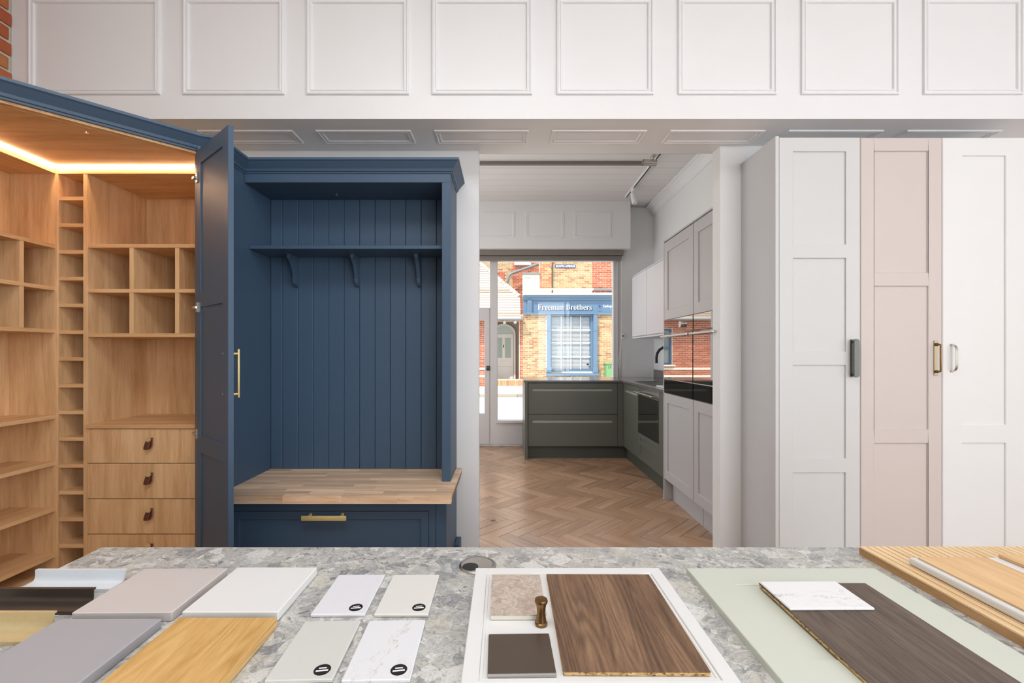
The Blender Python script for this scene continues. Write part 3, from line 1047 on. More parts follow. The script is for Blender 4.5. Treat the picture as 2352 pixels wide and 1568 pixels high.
sbm = G().box(0, 0.068, -0.014, 0, 0, 0.215, 0.004).mesh('step_brick', BRICK_Y)
for q in range(18):
    o = bpy.data.objects.new('step_brick', sbm)
    o.location = WM[stp].inverted() @ Vector((-0.72 + q * 0.078, 17.72, -0.05))
    o.parent = stp
    COL.objects.link(o)
for xb in (-0.02, 0.40):
    G().lathe([(0.02, 0), (0.055, -0.05), (0.06, -0.11), (0.04, -0.13)], (xb, 18.05, 2.52), 'z', 12).obj('porch_lamp', SLATW, cot, True)
# roof: courses of tiles and a hip
roof = G().add([(-8, 17.70, 2.545), (0.61, 17.70, 2.545), (0.61, 18.63, 3.475), (-1.5, 20.75, 5.595), (-8, 20.75, 5.595)], [(0, 1, 2, 3, 4)]).obj('roof', plain('roofing_felt', srgb(60, 54, 50), 0.95), cot)
nrow = 26
for i in range(nrow):
    d0 = i * 0.117
    x1 = 0.61 if d0 < 0.93 else 0.61 - (d0 - 0.93)
    rp = lambda d_, n_: (-8, 17.70 + d_ - 0.7071 * n_, 2.545 + d_ + 0.7071 * n_)
    G().extrude([rp(d0 - 0.028, 0.042), rp(d0 - 0.028, 0.060), rp(d0 + 0.135, 0.030), rp(d0 + 0.135, 0.012)], (x1 + 8, 0, 0)).obj('tile_course', TILE, roof)
for i in range(18):
    t = i / 18
    c0 = Vector((0.595 - 2.12 * t, 18.63 + 2.12 * t, 3.52 + 2.12 * t))
    d = Vector((-2.12 / 18, 2.12 / 18, 2.12 / 18))
    G().tube([c0, c0 + d * 1.12], [0.10, 0.082], 8).obj('hip_tile', TILE, roof, True)
box('gutter', PIPE, cot, -8, 0.70, 17.60, 17.70, 2.50, 2.56, 0.02)


# ================================================================== CORNER PANTRY
pan = thing('corner_pantry', 'tall corner pantry with oak interior, lit shelves and open blue door', 'cupboard', (-2.0, 2.3, 0))
k = 2.393 / 1045
PX = lambda px: (px - 1160) * k
PH = lambda py: 1.21 + (811 - py) * k
YB, YF, XL, XLB = 2.79, 2.393, -2.361, -2.605
XR = -1.48
HC = 2.19
T = 0.019
# shell
G().prism([(-1.460, 2.30), (-1.460, YB), (XLB, YB), (XLB, 1.53), (-2.22, 1.53), (-1.478, 2.272)], HC, HC + 0.018).obj('top_panel', OAK_X, pan)
G().prism([(-1.53, 2.263), (-1.538, 2.271), (-2.262, 1.547), (-2.254, 1.539)], HC - 0.001, HC + 0.020).obj('top_edge', OAK_EDGE, pan)
G().prism([(-1.461, 2.31), (-1.461, YB), (XLB, YB), (XLB, 1.53), (-2.22, 1.53), (-1.478, 2.272)], 0.055, 0.075).obj('bottom_panel', OAK_X, pan)
G().prism([(-1.50, 2.300), (-1.512, 2.312), (-2.240, 1.584), (-2.228, 1.572)], 0.0, 0.055).obj('front_plinth', BLUE, pan)
box('back_panel', OAK, pan, XLB, XR, YB, YB + 0.012, 0.06, HC)
box('back_panel', OAK, pan, XLB - 0.012, XLB, 1.53, YB + 0.012, 0.06, HC)
box('inner_side', OAK, pan, XR, XR + 0.018, 2.285, YB, 0.075, HC)
box('side_panel', BLUE, pan, -1.4605, -1.438, 2.262, YB + 0.015, 0.0, 2.215)
box('side_panel', BLUE, pan, XLB - 0.012, -2.225, 1.506, 1.528, 0.0, 2.215)
G().prism([(-1.4385, 2.2615), (-1.4385, 2.2600), (-1.492, 2.2090), (-1.530, 2.246), (-1.512, 2.263), (-1.470, 2.2625)], 0.0, 2.215).obj('hinge_stile', BLUE, pan)
G().prism([(-1.530, 2.246), (-1.522, 2.232), (-2.232, 1.522), (-2.246, 1.530)], 2.207, 2.232).obj('front_rail', BLUE, pan)
CORN = [(-0.02, 2.200), (0.004, 2.200), (0.006, 2.208), (0.012, 2.210), (0.016, 2.222), (0.030, 2.238), (0.042, 2.252), (0.050, 2.258), (0.050, 2.270), (-0.02, 2.270)]
G().sweep([(XLB, 1.505), (-2.232, 1.505), (-1.498, 2.239), (-1.438, 2.262), (-1.438, 2.512)], CORN).obj('cornice', BLUE, pan)
# back section, facing the room
sec = [(-2.368, -2.349), (PX(191.3), PX(201))]
box('upright', OAK, pan, sec[0][0], sec[0][1], YF, YB, 0.075, 2.155, 0.0008)
box('upright', OAK, pan, sec[1][0], sec[1][1], YF, YB, 0.075, 2.155, 0.0008)
box('top_rail', OAK_X, pan, sec[0][0], XR, YF - 0.002, YB, 2.153, HC, 0.0008)
for i in range(15):
    z1 = PH(451 + 61.5 * i)
    if z1 < 0.12:
        break
    box('wine_shelf', OAK_X, pan, sec[0][1], sec[1][0], YF + 0.003, YB, z1 - 0.019, z1, 0.0008)
x0 = sec[1][1]
for py in (560, 663.2, 765.2):
    box('shelf', OAK_X, pan, x0, XR, YF + 0.002, YB, PH(py) - 0.0195, PH(py), 0.0008)
for pa, pb in ((295.8, 305.4), (400.8, 410.4), (505, 514.6)):
    for za, zb in ((PH(663.2), PH(560) - 0.0195), (PH(765.2), PH(663.2) - 0.0195)):
        if PX(pb) < XR:
            box('divider', OAK, pan, PX(pa), PX(pb), YF + 0.004, YB, za, zb, 0.0008)
box('counter_shelf', OAK_X, pan, x0, XR, YF - 0.012, YB, PH(983), PH(974), 0.001)


def strap_handle(parent, cx, cy, cz):
    """leather loop hung from a brass stud on a drawer front at cy"""
    prof, w = [], 0.0135
    pts = [(0.004, 0.006), (0.006, 0.0), (0.0075, -0.018), (0.009, -0.036), (0.013, -0.050), (0.019, -0.054), (0.0245, -0.050), (0.0255, -0.040), (0.021, -0.022), (0.015, -0.006), (0.011, 0.002), (0.0085, 0.006)]
    out = pts
    inn = []
    for i, (a, b_) in enumerate(pts):
        p0, p1 = pts[max(i - 1, 0)], pts[min(i + 1, len(pts) - 1)]
        tx, ty = p1[0] - p0[0], p1[1] - p0[1]
        l = math.hypot(tx, ty)
        inn.append((a - ty / l * 0.0025, b_ + tx / l * 0.0025))
    vs, fs = [], []
    n = len(pts)
    for s in (-1, 1):
        for q in (out, inn):
            for i, (a, b_) in enumerate(q):
                fr_ = max(0.0, min(1.0, (i - 3) / 2.0))
                drop = max(0.0, 0.006 - b_) / 0.06
                vs.append((cx + s * w * 0.86 + (1 - fr_) * 0.0045 - fr_ * 0.0085 * drop, cy - a, cz + b_))
    side = []
    for i in range(n - 1):
        fs += [(i, i + 1, n + i + 1, n + i), (i, 2 * n + i, 2 * n + i + 1, i + 1), (n + i, n + i + 1, 3 * n + i + 1, 3 * n + i)]
        side.append((2 * n + i, 3 * n + i, 3 * n + i + 1, 2 * n + i + 1))
    fs += [(0, n, 3 * n, 2 * n), (n - 1, 3 * n - 1, 4 * n - 1, 2 * n - 1)]
    G().add(vs, fs + side).obj('leather_strap', LEATHER, parent, True)
    eg = G()
    ev = [(v_[0] + (0.0002 if j_ < 2 * n else 0.0008), v_[1], v_[2]) for j_, v_ in enumerate(vs[2 * n:] + vs[2 * n:])]
    eg.add(ev, [tuple(q - 2 * n for q in f_) for f_ in side] + [tuple(q for q in f_) for f_ in side] + [(q, q + 1, q + 1 + 2 * n, q + 2 * n) for q in range(n - 1)] + [(n + q, n + q + 1, n + q + 1 + 2 * n, n + q + 2 * n) for q in range(n - 1)]).obj('strap_edge', LEATHER_E, parent, True)
    G().lathe([(0.0125, 0.0), (0.0125, 0.004), (0.0115, 0.005)], (0, 0, 0), 'y', 20).T(Matrix.Translation((cx, cy - 0.020, cz))).obj('brass_stud', GOLD, parent, True)
    G().lathe([(0.005, -0.0005), (0.005, 0.018)], (0, 0, 0), 'y', 12).T(Matrix.Translation((cx, cy - 0.018, cz))).obj('stud_pin', GOLD, parent, True)


edges = [984.5, 1064.3, 1145.6, 1226.6, 1308, 1389]
for i in range(5):
    d = box('drawer', OAK, pan, x0 + 0.004, XR - 0.002, YF - 0.004, YF + 0.016, PH(edges[i + 1] - 1.8), PH(edges[i]), 0.0012)
    strap_handle(d, (x0 + XR) / 2 - 0.022, YF - 0.004, PH(edges[i] + 22.5))
box('plinth', OAK_X, pan, x0, XR, YF + 0.03, YF + 0.05, 0.0, 0.075)
box('drawer_box', OAK, pan, x0 + 0.002, XR - 0.002, YF + 0.018, YB - 0.01, 0.08, PH(984.5))
# left section, along the side wall
box('end_panel', OAK, pan, XLB, sec[0][1] - 0.004, YF - 0.002, YF + 0.016, 0.075, 2.155, 0.0008)
YL = 1.56
box('top_rail', OAK_Y, pan, XLB, XL, YL, YF - 0.003, 2.153, HC, 0.0008)
LH = lambda py: 1.21 + (811 - py) * k
for py in (562, 659, 756, 953, 1059, 1164.5, 1270):
    box('shelf', OAK_Y, pan, XLB, XL - 0.002, YL, YF - 0.002, LH(py) - 0.0195, LH(py), 0.0008)
for yd in (2.219, 2.048, 1.877, 1.706):
    for za, zb in ((LH(659), LH(562) - 0.0195), (LH(756), LH(659) - 0.0195)):
        box('divider', OAK, pan, XLB, XL - 0.004, yd, yd + T, za, zb, 0.0008)
box('end_panel', OAK, pan, XLB, XL, YL - 0.018, YL, 0.075, 2.155)
# led strips under the top panel
box('led_strip', LED, pan, XL + 0.006, XR - 0.01, YF - 0.0145, YF - 0.0085, HC - 0.005, HC - 0.0005)
box('led_strip', LED, pan, XL + 0.006, XL + 0.012, 1.60, YF - 0.0145, HC - 0.005, HC - 0.0005)
G().lathe([(0.008, -0.004), (0.009, 0)], (-1.86, 2.02, HC), 'z', 14).obj('door_sensor', CHROME, pan)
# open door
HU = Vector((0.772, -0.6356, 0)).normalized()
HN = Vector((-HU.y, HU.x, 0))
DF = basis((-1.498, 2.2117, 0), HU, (0, 0, 1), HN)
door = shaker(pan, 'door', BLUE, DF, 0.0, 0.395, 0.10, 2.195, 0.022, [(0.05, 0.33, 1.505, 2.1216), (0.05, 0.33, 0.8116, 1.431), (0.05, 0.33, 0.17, 0.733)], 0.006, 0.001)
hb = G().box(0.357, 0.373, 1.013, 1.229, 0.048, 0.056, 0.0035)
hb.T(DF).obj('handle', GOLD, door, True)
for hz in (1.030, 1.208):
    G().lathe([(0.0085, 0.022), (0.0085, 0.025), (0.005, 0.028), (0.005, 0.050)], (0.365, hz, 0), 'z', 14).T(DF).obj('handle_post', GOLD, door, True)
    G().lathe([(0.004, -0.0015), (0.005, 0)], (0.365 - 0.03, hz, 0), 'z', 10).T(DF).obj('screw_head', CHROME, door)
for hz in (2.06, 1.432, 0.82, 0.25):
    hg = G().box(0.002, 0.024, hz - 0.024, hz + 0.024, -0.006, 0.0005, 0.001).T(DF).obj('hinge', CHROME, door)
    G().box(-0.020, 0.012, hz - 0.007, hz + 0.007, -0.016, -0.004, 0.002).T(DF).obj('hinge_arm', CHROME, door)

# ================================================================== BLUE HALL UNIT
hall = thing('hall_unit', 'dark blue hall unit with panelled back, hook shelf and bench drawer', 'hall unit', (-0.87, 2.55, 0))
HX0, HX1, HY, HB = -1.437, -0.300, 2.51, 2.79
BT = 0.502
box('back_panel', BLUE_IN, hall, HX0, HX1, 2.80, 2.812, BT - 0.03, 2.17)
gx = [HX0] + [-1.365 + 0.0945 * i for i in range(12)] + [HX1 - 0.019]
gx = [g for g in gx if g <= HX1 - 0.018]
for a, b_ in zip(gx[:-1], gx[1:]):
    if b_ - a > 0.01:
        box('back_board', BLUE, hall, a + 0.0012, b_ - 0.0012, HB, 2.801, BT + 0.0005, 2.1515, 0.002)
box('top_panel', BLUE, hall, HX0 + 0.0005, HX1 - 0.018, HY + 0.02, 2.80, 2.1516, 2.17)
box('header_rail', BLUE, hall, HX0 + 0.0005, HX1 - 0.0005, HY, HY + 0.022, 2.1516, 2.208, 0.001)
box('stile', BLUE, hall, -0.348, HX1 - 0.0004, HY, HY + 0.022, BT + 0.0005, 2.1514, 0.001)
box('side_panel', BLUE, hall, HX1 - 0.018, HX1, HY + 0.0225, 2.815, BT + 0.0005, 2.208)
G().sweep([(-1.438, HY), (HX1, HY), (HX1, 2.815)], CORN).obj('cornice', BLUE, hall)
box('shelf', BLUE, hall, HX0 + 0.0005, HX1 - 0.0185, 2.554, 2.7895, 1.7955, 1.8155, 0.0015)
cp = [(0.0, 0.0), (0.118, 0.0), (0.118, -0.022), (0.108, -0.026), (0.082, -0.045), (0.060, -0.075), (0.047, -0.105), (0.040, -0.130), (0.044, -0.134), (0.044, -0.146), (0.038, -0.160), (0.026, -0.172), (0.012, -0.180), (0.0, -0.182)]
for cx in (-1.272, -0.8985, -0.523):
    G().extrude([(cx - 0.0105, 2.7895 - a, 1.795 + b_) for a, b_ in cp], (0.021, 0, 0)).obj('corbel', BLUE, hall)
G().lathe([(0.006, -0.008), (0.009, -0.004), (0.009, 0)], (-1.00, 2.70, 2.1516), 'z', 12).obj('cap_nut', CHROME, hall)
# base with drawer
BY = 2.331
frame = FRONT(BY)
G().plate(HX0 + 0.0005, -0.3555, 0.08, 0.4615, 0.02, [(-1.40, -0.390, 0.12, 0.4025)], 0.001).T(frame).obj('face_frame', BLUE, hall)
box('filler_post', BLUE, hall, -0.3535, HX1, BY, BY + 0.02, 0.0, 0.4615, 0.0008)
box('base_side', BLUE, hall, HX1 - 0.018, HX1, BY + 0.0205, 2.815, 0.0, 0.4615)
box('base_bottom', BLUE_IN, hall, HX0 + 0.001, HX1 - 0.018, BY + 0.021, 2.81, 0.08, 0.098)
box('toe_kick', BLUE, hall, HX0 + 0.001, -0.3555, BY + 0.05, BY + 0.068, 0, 0.08)
box('side_skirting', BLUE, hall, HX1 + 0.0005, HX1 + 0.03, 2.70, 2.815, 0, 0.078, 0.004)
dw = shaker(hall, 'drawer', BLUE, FRONT(BY - 0.001), -1.398, -0.392, 0.122, 0.4005, 0.02, [(-1.36, -0.431, 0.16, 0.360)], 0.008, 0.001)
G().box(-1.028, -0.800, BY - 0.042, BY - 0.033, 0.366, 0.3915, 0.0042).obj('handle', GOLD, dw, True)
for hx in (-0.995, -0.832):
    G().lathe([(0.008, -0.0005), (0.008, 0.004), (0.0055, 0.007), (0.0055, 0.036)], (0, 0, 0), 'y', 14).T(basis((hx, BY - 0.001, 0.385), (1, 0, 0), (0, -1, 0), (0, 0, 1))).obj('handle_post', GOLD, dw, True)
# butcher block seat: staves
seat = box('bench_seat', plain('stave_glue', srgb(150, 106, 78), 0.6), hall, HX0 + 0.0015, -0.269, 2.2615, 2.814, 0.4622, BT - 0.003)
rows = 14
rw = (2.8145 - 2.2602) / rows
for i in range(rows):
    ya = 2.2602 + i * rw
    x = HX0 + 0.0005
    first = True
    while x < -0.268:
        l = R.uniform(0.22, 0.62) if not first else R.uniform(0.1, 0.45)
        first = False
        x2 = min(x + l, -0.268)
        if -0.268 - x2 < 0.06:
            x2 = -0.268
        box('stave', STAVE, seat, x + 0.0001, x2 - 0.0001, ya + 0.0001, ya + rw - 0.0001, (0.462 if i == 0 else 0.485), BT)
        x = x2

# ================================================================== WARDROBE DOORS
kd = 2.40 / 1045
DX = lambda px: (px - 1160) * kd
DH = lambda py: 1.21 + (811 - py) * kd
YD = 2.40
u1 = thing('tall_cupboard', 'tall cupboard with pale grey four panel door and dark pewter handle', 'cupboard', (1.66, 2.58, 0), group='row of tall display cupboards')
u2 = thing('tall_cupboard', 'tall cupboard with blush beige three panel door and antique brass handle', 'cupboard', (2.09, 2.58, 0), group='row of tall display cupboards')
u3 = thing('tall_cupboard', 'tall cupboard with white wide framed door and polished nickel handle', 'cupboard', (2.53, 2.58, 0), group='row of tall display cupboards')
TOP = DH(316)
G().box(DX(1781), DX(1789.3), YD, 2.748, 0, DH(312.5), 0.001).obj('side_panel', SIDE_P, u1)
for u, xa, xb in ((u1, 1790, 1975), (u2, 1977.5, 2163), (u3, 2165.5, 2358)):
    box('body', SIDE_P, u, DX(xa) + (0.001 if u is u1 else 0), DX(xb), YD + 0.024, 2.748, 0.09, TOP - 0.008)
    box('plinth', SIDE_P, u, DX(xa) + 0.001, DX(xb), YD + 0.05, YD + 0.068, 0, 0.09)
d1 = shaker(u1, 'door', GREY_D, FRONT(YD), DX(1790), DX(1975.4), 0.095, TOP, 0.022, [(DX(1821.4), DX(1943), DH(561), DH(347.6)), (DX(1821.4), DX(1943), DH(807), DH(592.5)), (DX(1821), DX(1942.5), DH(1052.4), DH(838)), (DX(1820.5), DX(1942), 0.16, DH(1084.6))], 0.008, 0.0012)
d2 = shaker(u2, 'door', PINK_D, FRONT(YD), DX(1977), DX(2163.6), 0.095, TOP, 0.022, [(DX(2008), DX(2131.5), DH(626), DH(347)), (DX(2008), DX(2132), DH(986.4), DH(657)), (DX(2007.5), DX(2131), 0.16, DH(1018))], 0.008, 0.0030)
d3 = shaker(u3, 'door', WHITE_D, FRONT(YD), DX(2165), DX(2358.5), 0.095, TOP, 0.022, [(DX(2210.5), DX(2310), DH(975), DH(357.5)), (DX(2210.5), DX(2310), 0.16, DH(1017.5))], 0.008, 0.0030)
# pewter handle: back plate, two posts, flat rounded grip
hx = DX(1957)
h1 = box('handle', DKMETAL, d1, hx - 0.011, hx + 0.011, YD - 0.006, YD + 0.0005, DH(865), DH(779.5), 0.0012)
for pz in (DH(860), DH(785)):
    box('handle_post', DKMETAL, d1, hx - 0.007, hx + 0.007, YD - 0.026, YD - 0.006, pz - 0.006, pz + 0.006, 0.001)
grip = []
zc, hh, rr = (DH(866) + DH(778.5)) / 2, (DH(778.5) - DH(866)) / 2, 0.0135
for i in range(9):
    a = math.pi * i / 8
    grip.append((hx + rr * math.cos(a), zc + hh - rr + rr * math.sin(a)))
for i in range(9):
    a = math.pi + math.pi * i / 8
    grip.append((hx + rr * math.cos(a), zc - hh + rr + rr * math.sin(a)))
G().extrude([(a, YD - 0.034, b_) for a, b_ in grip], (0, 0.008, 0)).obj('grip', DKMETAL, d1)
# antique brass handle
hx = DX(2148)
box('handle_plate', metal('aged_brass_plate', srgb(176, 162, 132), 0.35), d2, hx - 0.010, hx + 0.010, YD - 0.004, YD + 0.0005, DH(862), DH(782), 0.001)
za, zb = DH(853), DH(791)
path = [(hx, YD - 0.004, zb), (hx, YD - 0.022, zb)] + [(hx, YD - 0.022 - 0.008 * math.sin(a), zb - 0.008 + 0.008 * math.cos(a)) for a in (0.5, 1.05, 1.57)] + [(hx, YD - 0.030, za + 0.008)] + [(hx, YD - 0.022 - 0.008 * math.cos(a), za + 0.008 - 0.008 * math.sin(a)) for a in (0.5, 1.05, 1.57)] + [(hx, YD - 0.004, za)]
G().tube(path, 0.0042, 10).obj('handle', BRONZE, d2, True)
for z_ in (za, zb):
    G().lathe([(0.0045, 0.0), (0.0075, 0.003), (0.0085, 0.007), (0.0070, 0.011), (0.0045, 0.013)], (0, 0, 0), 'z', 14).T(basis((hx, YD - 0.004, z_), (1, 0, 0), (0, 0, 1), (0, -1, 0))).obj('handle_collar', BRONZE, d2, True)
# nickel bow handle, flat strip
hx = DX(2185.5)
za, zb = DH(853.5), DH(790.5)
o_, i_ = [], []
pr_ = [(0.0, zb), (0.006, zb), (0.018, zb - 0.006), (0.026, zb - 0.018), (0.029, zb - 0.034), (0.029, za + 0.034), (0.026, za + 0.018), (0.018, za + 0.006), (0.006, za), (0.0, za)]
for i, (a, b_) in enumerate(pr_):
    p0, p1 = pr_[max(i - 1, 0)], pr_[min(i + 1, len(pr_) - 1)]
    tx, ty = p1[0] - p0[0], p1[1] - p0[1]
    l = math.hypot(tx, ty)
    o_.append((a, b_))
    i_.append((a + ty / l * 0.003, b_ - tx / l * 0.003))
n = len(pr_)
vs, fs = [], []
for s in (-0.0065, 0.0065):
    for q in (o_, i_):
        vs += [(hx + s, YD - a, b_) for a, b_ in q]
for i in range(n - 1):
    fs += [(i, i + 1, n + i + 1, n + i), (2 * n + i, 3 * n + i, 3 * n + i + 1, 2 * n + i + 1), (i, 2 * n + i, 2 * n + i + 1, i + 1), (n + i, n + i + 1, 3 * n + i + 1, 3 * n + i)]
fs += [(0, n, 3 * n, 2 * n), (n - 1, 3 * n - 1, 4 * n - 1, 2 * n - 1)]
G().add(vs, fs).obj('handle', CHROME, d3, True)
for z_ in (za + 0.001, zb - 0.001):
    box('handle_foot', CHROME, d3, hx - 0.008, hx + 0.008, YD - 0.003, YD + 0.0005, z_ - 0.004, z_ + 0.004, 0.0008)

# ================================================================== KITCHEN
XK = 1.315
ends = ((3.18, 3.76, 'beside the wall cabinets'), (2.79, 3.175, 'next to the white pier'))
for ya, yb, wh in ends:
    t = thing('tall_oven_unit', 'grey framed tall oven unit ' + wh, 'kitchen unit', (1.62, (ya + yb) / 2, 0), group='tall grey oven units')
    fr = SIDE(XK)
    box('body', KGREY, t, XK + 0.024, 1.94, ya, yb, 0.16, 2.128)
    box('top_trim', KGREY, t, XK + 0.004, 1.94, ya, yb, 2.1285, 2.14)
    st_ = 0.075
    shaker(t, 'upper_door', KGREY, fr, ya + 0.003, yb - 0.003, 1.482, 2.118, 0.022, [(ya + st_, yb - st_, 1.56, 2.035)], 0.008, 0.0025)
    shaker(t, 'lower_door', KGREY, fr, ya + 0.003, yb - 0.003, 0.178, 0.884, 0.022, [(ya + st_, yb - st_, 0.255, 0.805)], 0.008, 0.0025)
    box('plinth', KGREY, t, 1.385, 1.402, ya, yb, 0, 0.16)
    if yb > 3.5:
        box('end_panel', KGREY, t, XK, 1.94, 3.7605, 3.78, 0, 2.14, 0.0008)
    ov = thing('built_in_oven', 'black glass built in oven with silver handle ' + wh, 'oven', (XK, (ya + yb) / 2, 1.0), group='built in ovens')
    box('control_panel', BLACKG, ov, XK - 0.002, XK + 0.0235, ya + 0.004, yb - 0.004, 1.372, 1.479, 0.001)
    box('oven_door', BLACKG, ov, XK - 0.004, XK + 0.0235, ya + 0.004, yb - 0.004, 1.004, 1.366, 0.001)
    box('lower_trim', STEEL, ov, XK - 0.004, XK + 0.02, ya + 0.004, yb - 0.004, 0.9985, 1.0035)
    hbar = box('handle', STEEL, ov, XK - 0.040, XK - 0.024, ya + 0.012, yb - 0.012, 1.338, 1.352, 0.003)
    for yy in (ya + 0.06, yb - 0.06):
        box('handle_post', STEEL, ov, XK - 0.026, XK - 0.0035, yy - 0.006, yy + 0.006, 1.34, 1.35)
    if yb > 3.5:
        kn = G().lathe([(0.024, 0.0), (0.024, 0.022), (0.022, 0.024)], (0, 0, 0), 'x', 20).T(Matrix.Translation((XK - 0.025, 3.36, 1.425))).obj('knob', STEEL, ov, True)
    wd = thing('warming_drawer', 'glossy black warming drawer under the oven ' + wh, 'drawer', (XK, (ya + yb) / 2, 0.89), group='black warming drawers')
    box('drawer_front', BLACKG2, wd, XK - 0.003, XK + 0.0235, ya + 0.004, yb - 0.004, 0.889, 0.9975, 0.001)
    box('drawer_trim', BLACK, wd, XK, XK + 0.0235, ya + 0.004, yb - 0.004, 0.885, 0.8885)

# wall cabinets
for ya, yb, wh in ((5.14, 5.73, 'nearest the window'), (4.55, 5.137, 'beside the tall oven units')):
    t = thing('wall_cabinet', 'pale grey wall cabinet ' + wh, 'kitchen unit', (1.78, (ya + yb) / 2, 1.396), group='pale grey wall cabinets')
    box('body', KPALE, t, 1.622, 1.94, ya, yb, 1.410, 2.165)
    box('top_trim', KPALE, t, 1.605, 1.94, ya, yb, 2.1655, 2.178)
    G().box(1.60, 1.620, ya + 0.002, yb - 0.002, 1.418, 2.160, 0.002).obj('door', KPALE, t)
    box('light_pelmet', KPALE, t, 1.600, 1.94, ya, yb, 1.392, 1.4095, 0.002)

# peninsula drawers
pen = thing('peninsula_unit', 'dark sage peninsula unit with two deep drawers under the kitchen window', 'kitchen unit', (0.79, 5.5, 0))
box('body', KGREEN_D, pen, 0.262, 1.35, 5.225, 5.86, 0.145, 0.877)
box('end_panel', KGREEN, pen, 0.226, 0.258, 5.185, 5.88, 0, 0.8775, 0.001)
box('corner_post', KGREEN, pen, 1.288, 1.352, 5.20, 5.222, 0.145, 0.873, 0.001)
box('plinth', KGREEN_D, pen, 0.2585, 1.399, 5.262, 5.28, 0, 0.145)
GRIP_LIT = paint('sage_grip_lit_tone', srgb(150, 152, 140), 0.35)  # pale tone paints in the light caught by the grip's slope
for z0, z1 in ((0.5135, 0.870), (0.147, 0.509)):
    gz = z1 - 0.075
    d = G().plate(0.262, 1.285, z0, z1, 0.020, [(0.312, 1.224, gz - 0.018, gz + 0.014)], 0.003).T(FRONT(5.20)).obj('drawer', KGREEN, pen)
    G().add([(0.31, 5.2195, gz + 0.015), (1.226, 5.2195, gz + 0.015), (1.226, 5.204, gz - 0.019), (0.31, 5.204, gz - 0.019), (0.31, 5.2205, gz + 0.015), (1.226, 5.2205, gz + 0.015), (1.226, 5.2205, gz - 0.019), (0.31, 5.2205, gz - 0.019)], [(0, 1, 2, 3), (4, 7, 6, 5), (0, 4, 5, 1), (1, 5, 6, 2), (2, 6, 7, 3), (3, 7, 4, 0)]).obj('grip', GRIP_LIT, d)
wt = tag(G().prism([(0.212, 5.182), (1.332, 5.182), (1.332, 3.782), (1.94, 3.782), (1.94, 5.90), (0.212, 5.90)], 0.878, 0.90).obj('kitchen_worktop', KTOP), 'dark grey L shaped kitchen worktop reflecting the window', 'worktop')
box('upstand', KTOP, wt, 1.925, 1.9395, 3.79, 5.90, 0.9005, 1.0)
run = thing('base_cabinet', 'dark sage base cabinet in the corner left of the built under oven', 'kitchen unit', (1.65, 4.9, 0))
box('body', KGREEN_D, run, 1.374, 1.93, 4.615, 5.20, 0.145, 0.877)
d = G().plate(4.617, 5.196, 0.147, 0.870, 0.020, [(4.66, 5.15, 0.775, 0.805)], 0.003).T(SIDE(1.352)).obj('door', KGREEN, run)
G().add([(1.3715, 4.658, 0.806), (1.3715, 5.152, 0.806), (1.356, 5.152, 0.774), (1.356, 4.658, 0.774), (1.373, 4.658, 0.806), (1.373, 5.152, 0.806), (1.373, 5.152, 0.774), (1.373, 4.658, 0.774)], [(0, 1, 2, 3), (4, 7, 6, 5), (0, 4, 5, 1), (1, 5, 6, 2), (2, 6, 7, 3), (3, 7, 4, 0)]).obj('grip', GRIP_LIT, d)
box('plinth', KGREEN_D, run, 1.40, 1.418, 3.785, 5.262, 0, 0.145)
run2 = thing('base_cabinet', 'dark sage base cabinet with drawer below the built under oven', 'kitchen unit', (1.65, 4.3, 0))
box('body', KGREEN_D, run2, 1.374, 1.93, 3.785, 4.612, 0.1455, 0.412)
shaker(run2, 'drawer', KGREEN, SIDE(1.352), 4.005, 4.612, 0.147, 0.408, 0.020, [(4.06, 4.56, 0.20, 0.29), (4.06, 4.56, 0.335, 0.365)], 0.007, 0.003)
box('filler', KGREEN, run2, 1.352, 1.374, 3.79, 4.001, 0.147, 0.873)
uo = thing('built_under_oven', 'stainless steel built under oven with bar handle below the worktop', 'oven', (1.65, 4.31, 0.413))
box('body', STEEL, uo, 1.372, 1.92, 4.008, 4.610, 0.4135, 0.8765)
box('control_panel', STEEL, uo, 1.350, 1.3715, 4.006, 4.612, 0.80, 0.8765, 0.001)
box('oven_door', oven_glass('oven_door_glass', 0.28), uo, 1.348, 1.3715, 4.006, 4.612, 0.4135, 0.796, 0.001)
box('handle', STEEL, uo, 1.292, 1.306, 4.03, 4.60, 0.814, 0.828, 0.003)
for yy in (4.06, 4.57):
    box('handle_post', STEEL, uo, 1.304, 1.351, yy - 0.008, yy + 0.008, 0.815, 0.827)
# sink bowl edge, board and tap
sk = thing('sink', 'black sink set into the kitchen worktop', 'sink', (1.68, 4.55, 0.90))
G().ring(1.42, 1.69, 4.25, 4.95, [(0.0, 0.0), (0.0, 0.006), (0.022, 0.006), (0.03, 0.001)]).T(Matrix.Translation((0, 0, 0.9004))).obj('rim', BLACK, sk)
box('bowl_floor', BLACK, sk, 1.44, 1.67, 4.27, 4.93, 0.9006, 0.902)
cb = tag(G().box(1.40, 1.80, 3.90, 4.22, 0.9005, 0.914, 0.003).obj('draining_board', plain('white_board', srgb(226, 224, 222), 0.4)), 'white draining board lying on the worktop by the tall units', 'board')
tp = thing('kitchen_tap', 'black curved kitchen tap partly hidden by the tall unit', 'tap', (1.74, 4.60, 0.90))
G().lathe([(0.026, 0), (0.026, 0.05), (0.020, 0.055)], (1.74, 4.60, 0.9005), 'z', 16).obj('base', BLACK, tp, True)
ta = [(1.74, 4.60, 0.95), (1.74, 4.60, 1.17)] + [(1.74 - 0.105 + 0.105 * math.cos(a), 4.60, 1.17 + 0.105 * math.sin(a)) for a in (0.4, 0.8, 1.2, 1.57, 1.95, 2.35, 2.75, 3.14)] + [(1.53, 4.60, 1.11)]
G().tube(ta, 0.014, 12).obj('spout', BLACK, tp, True)
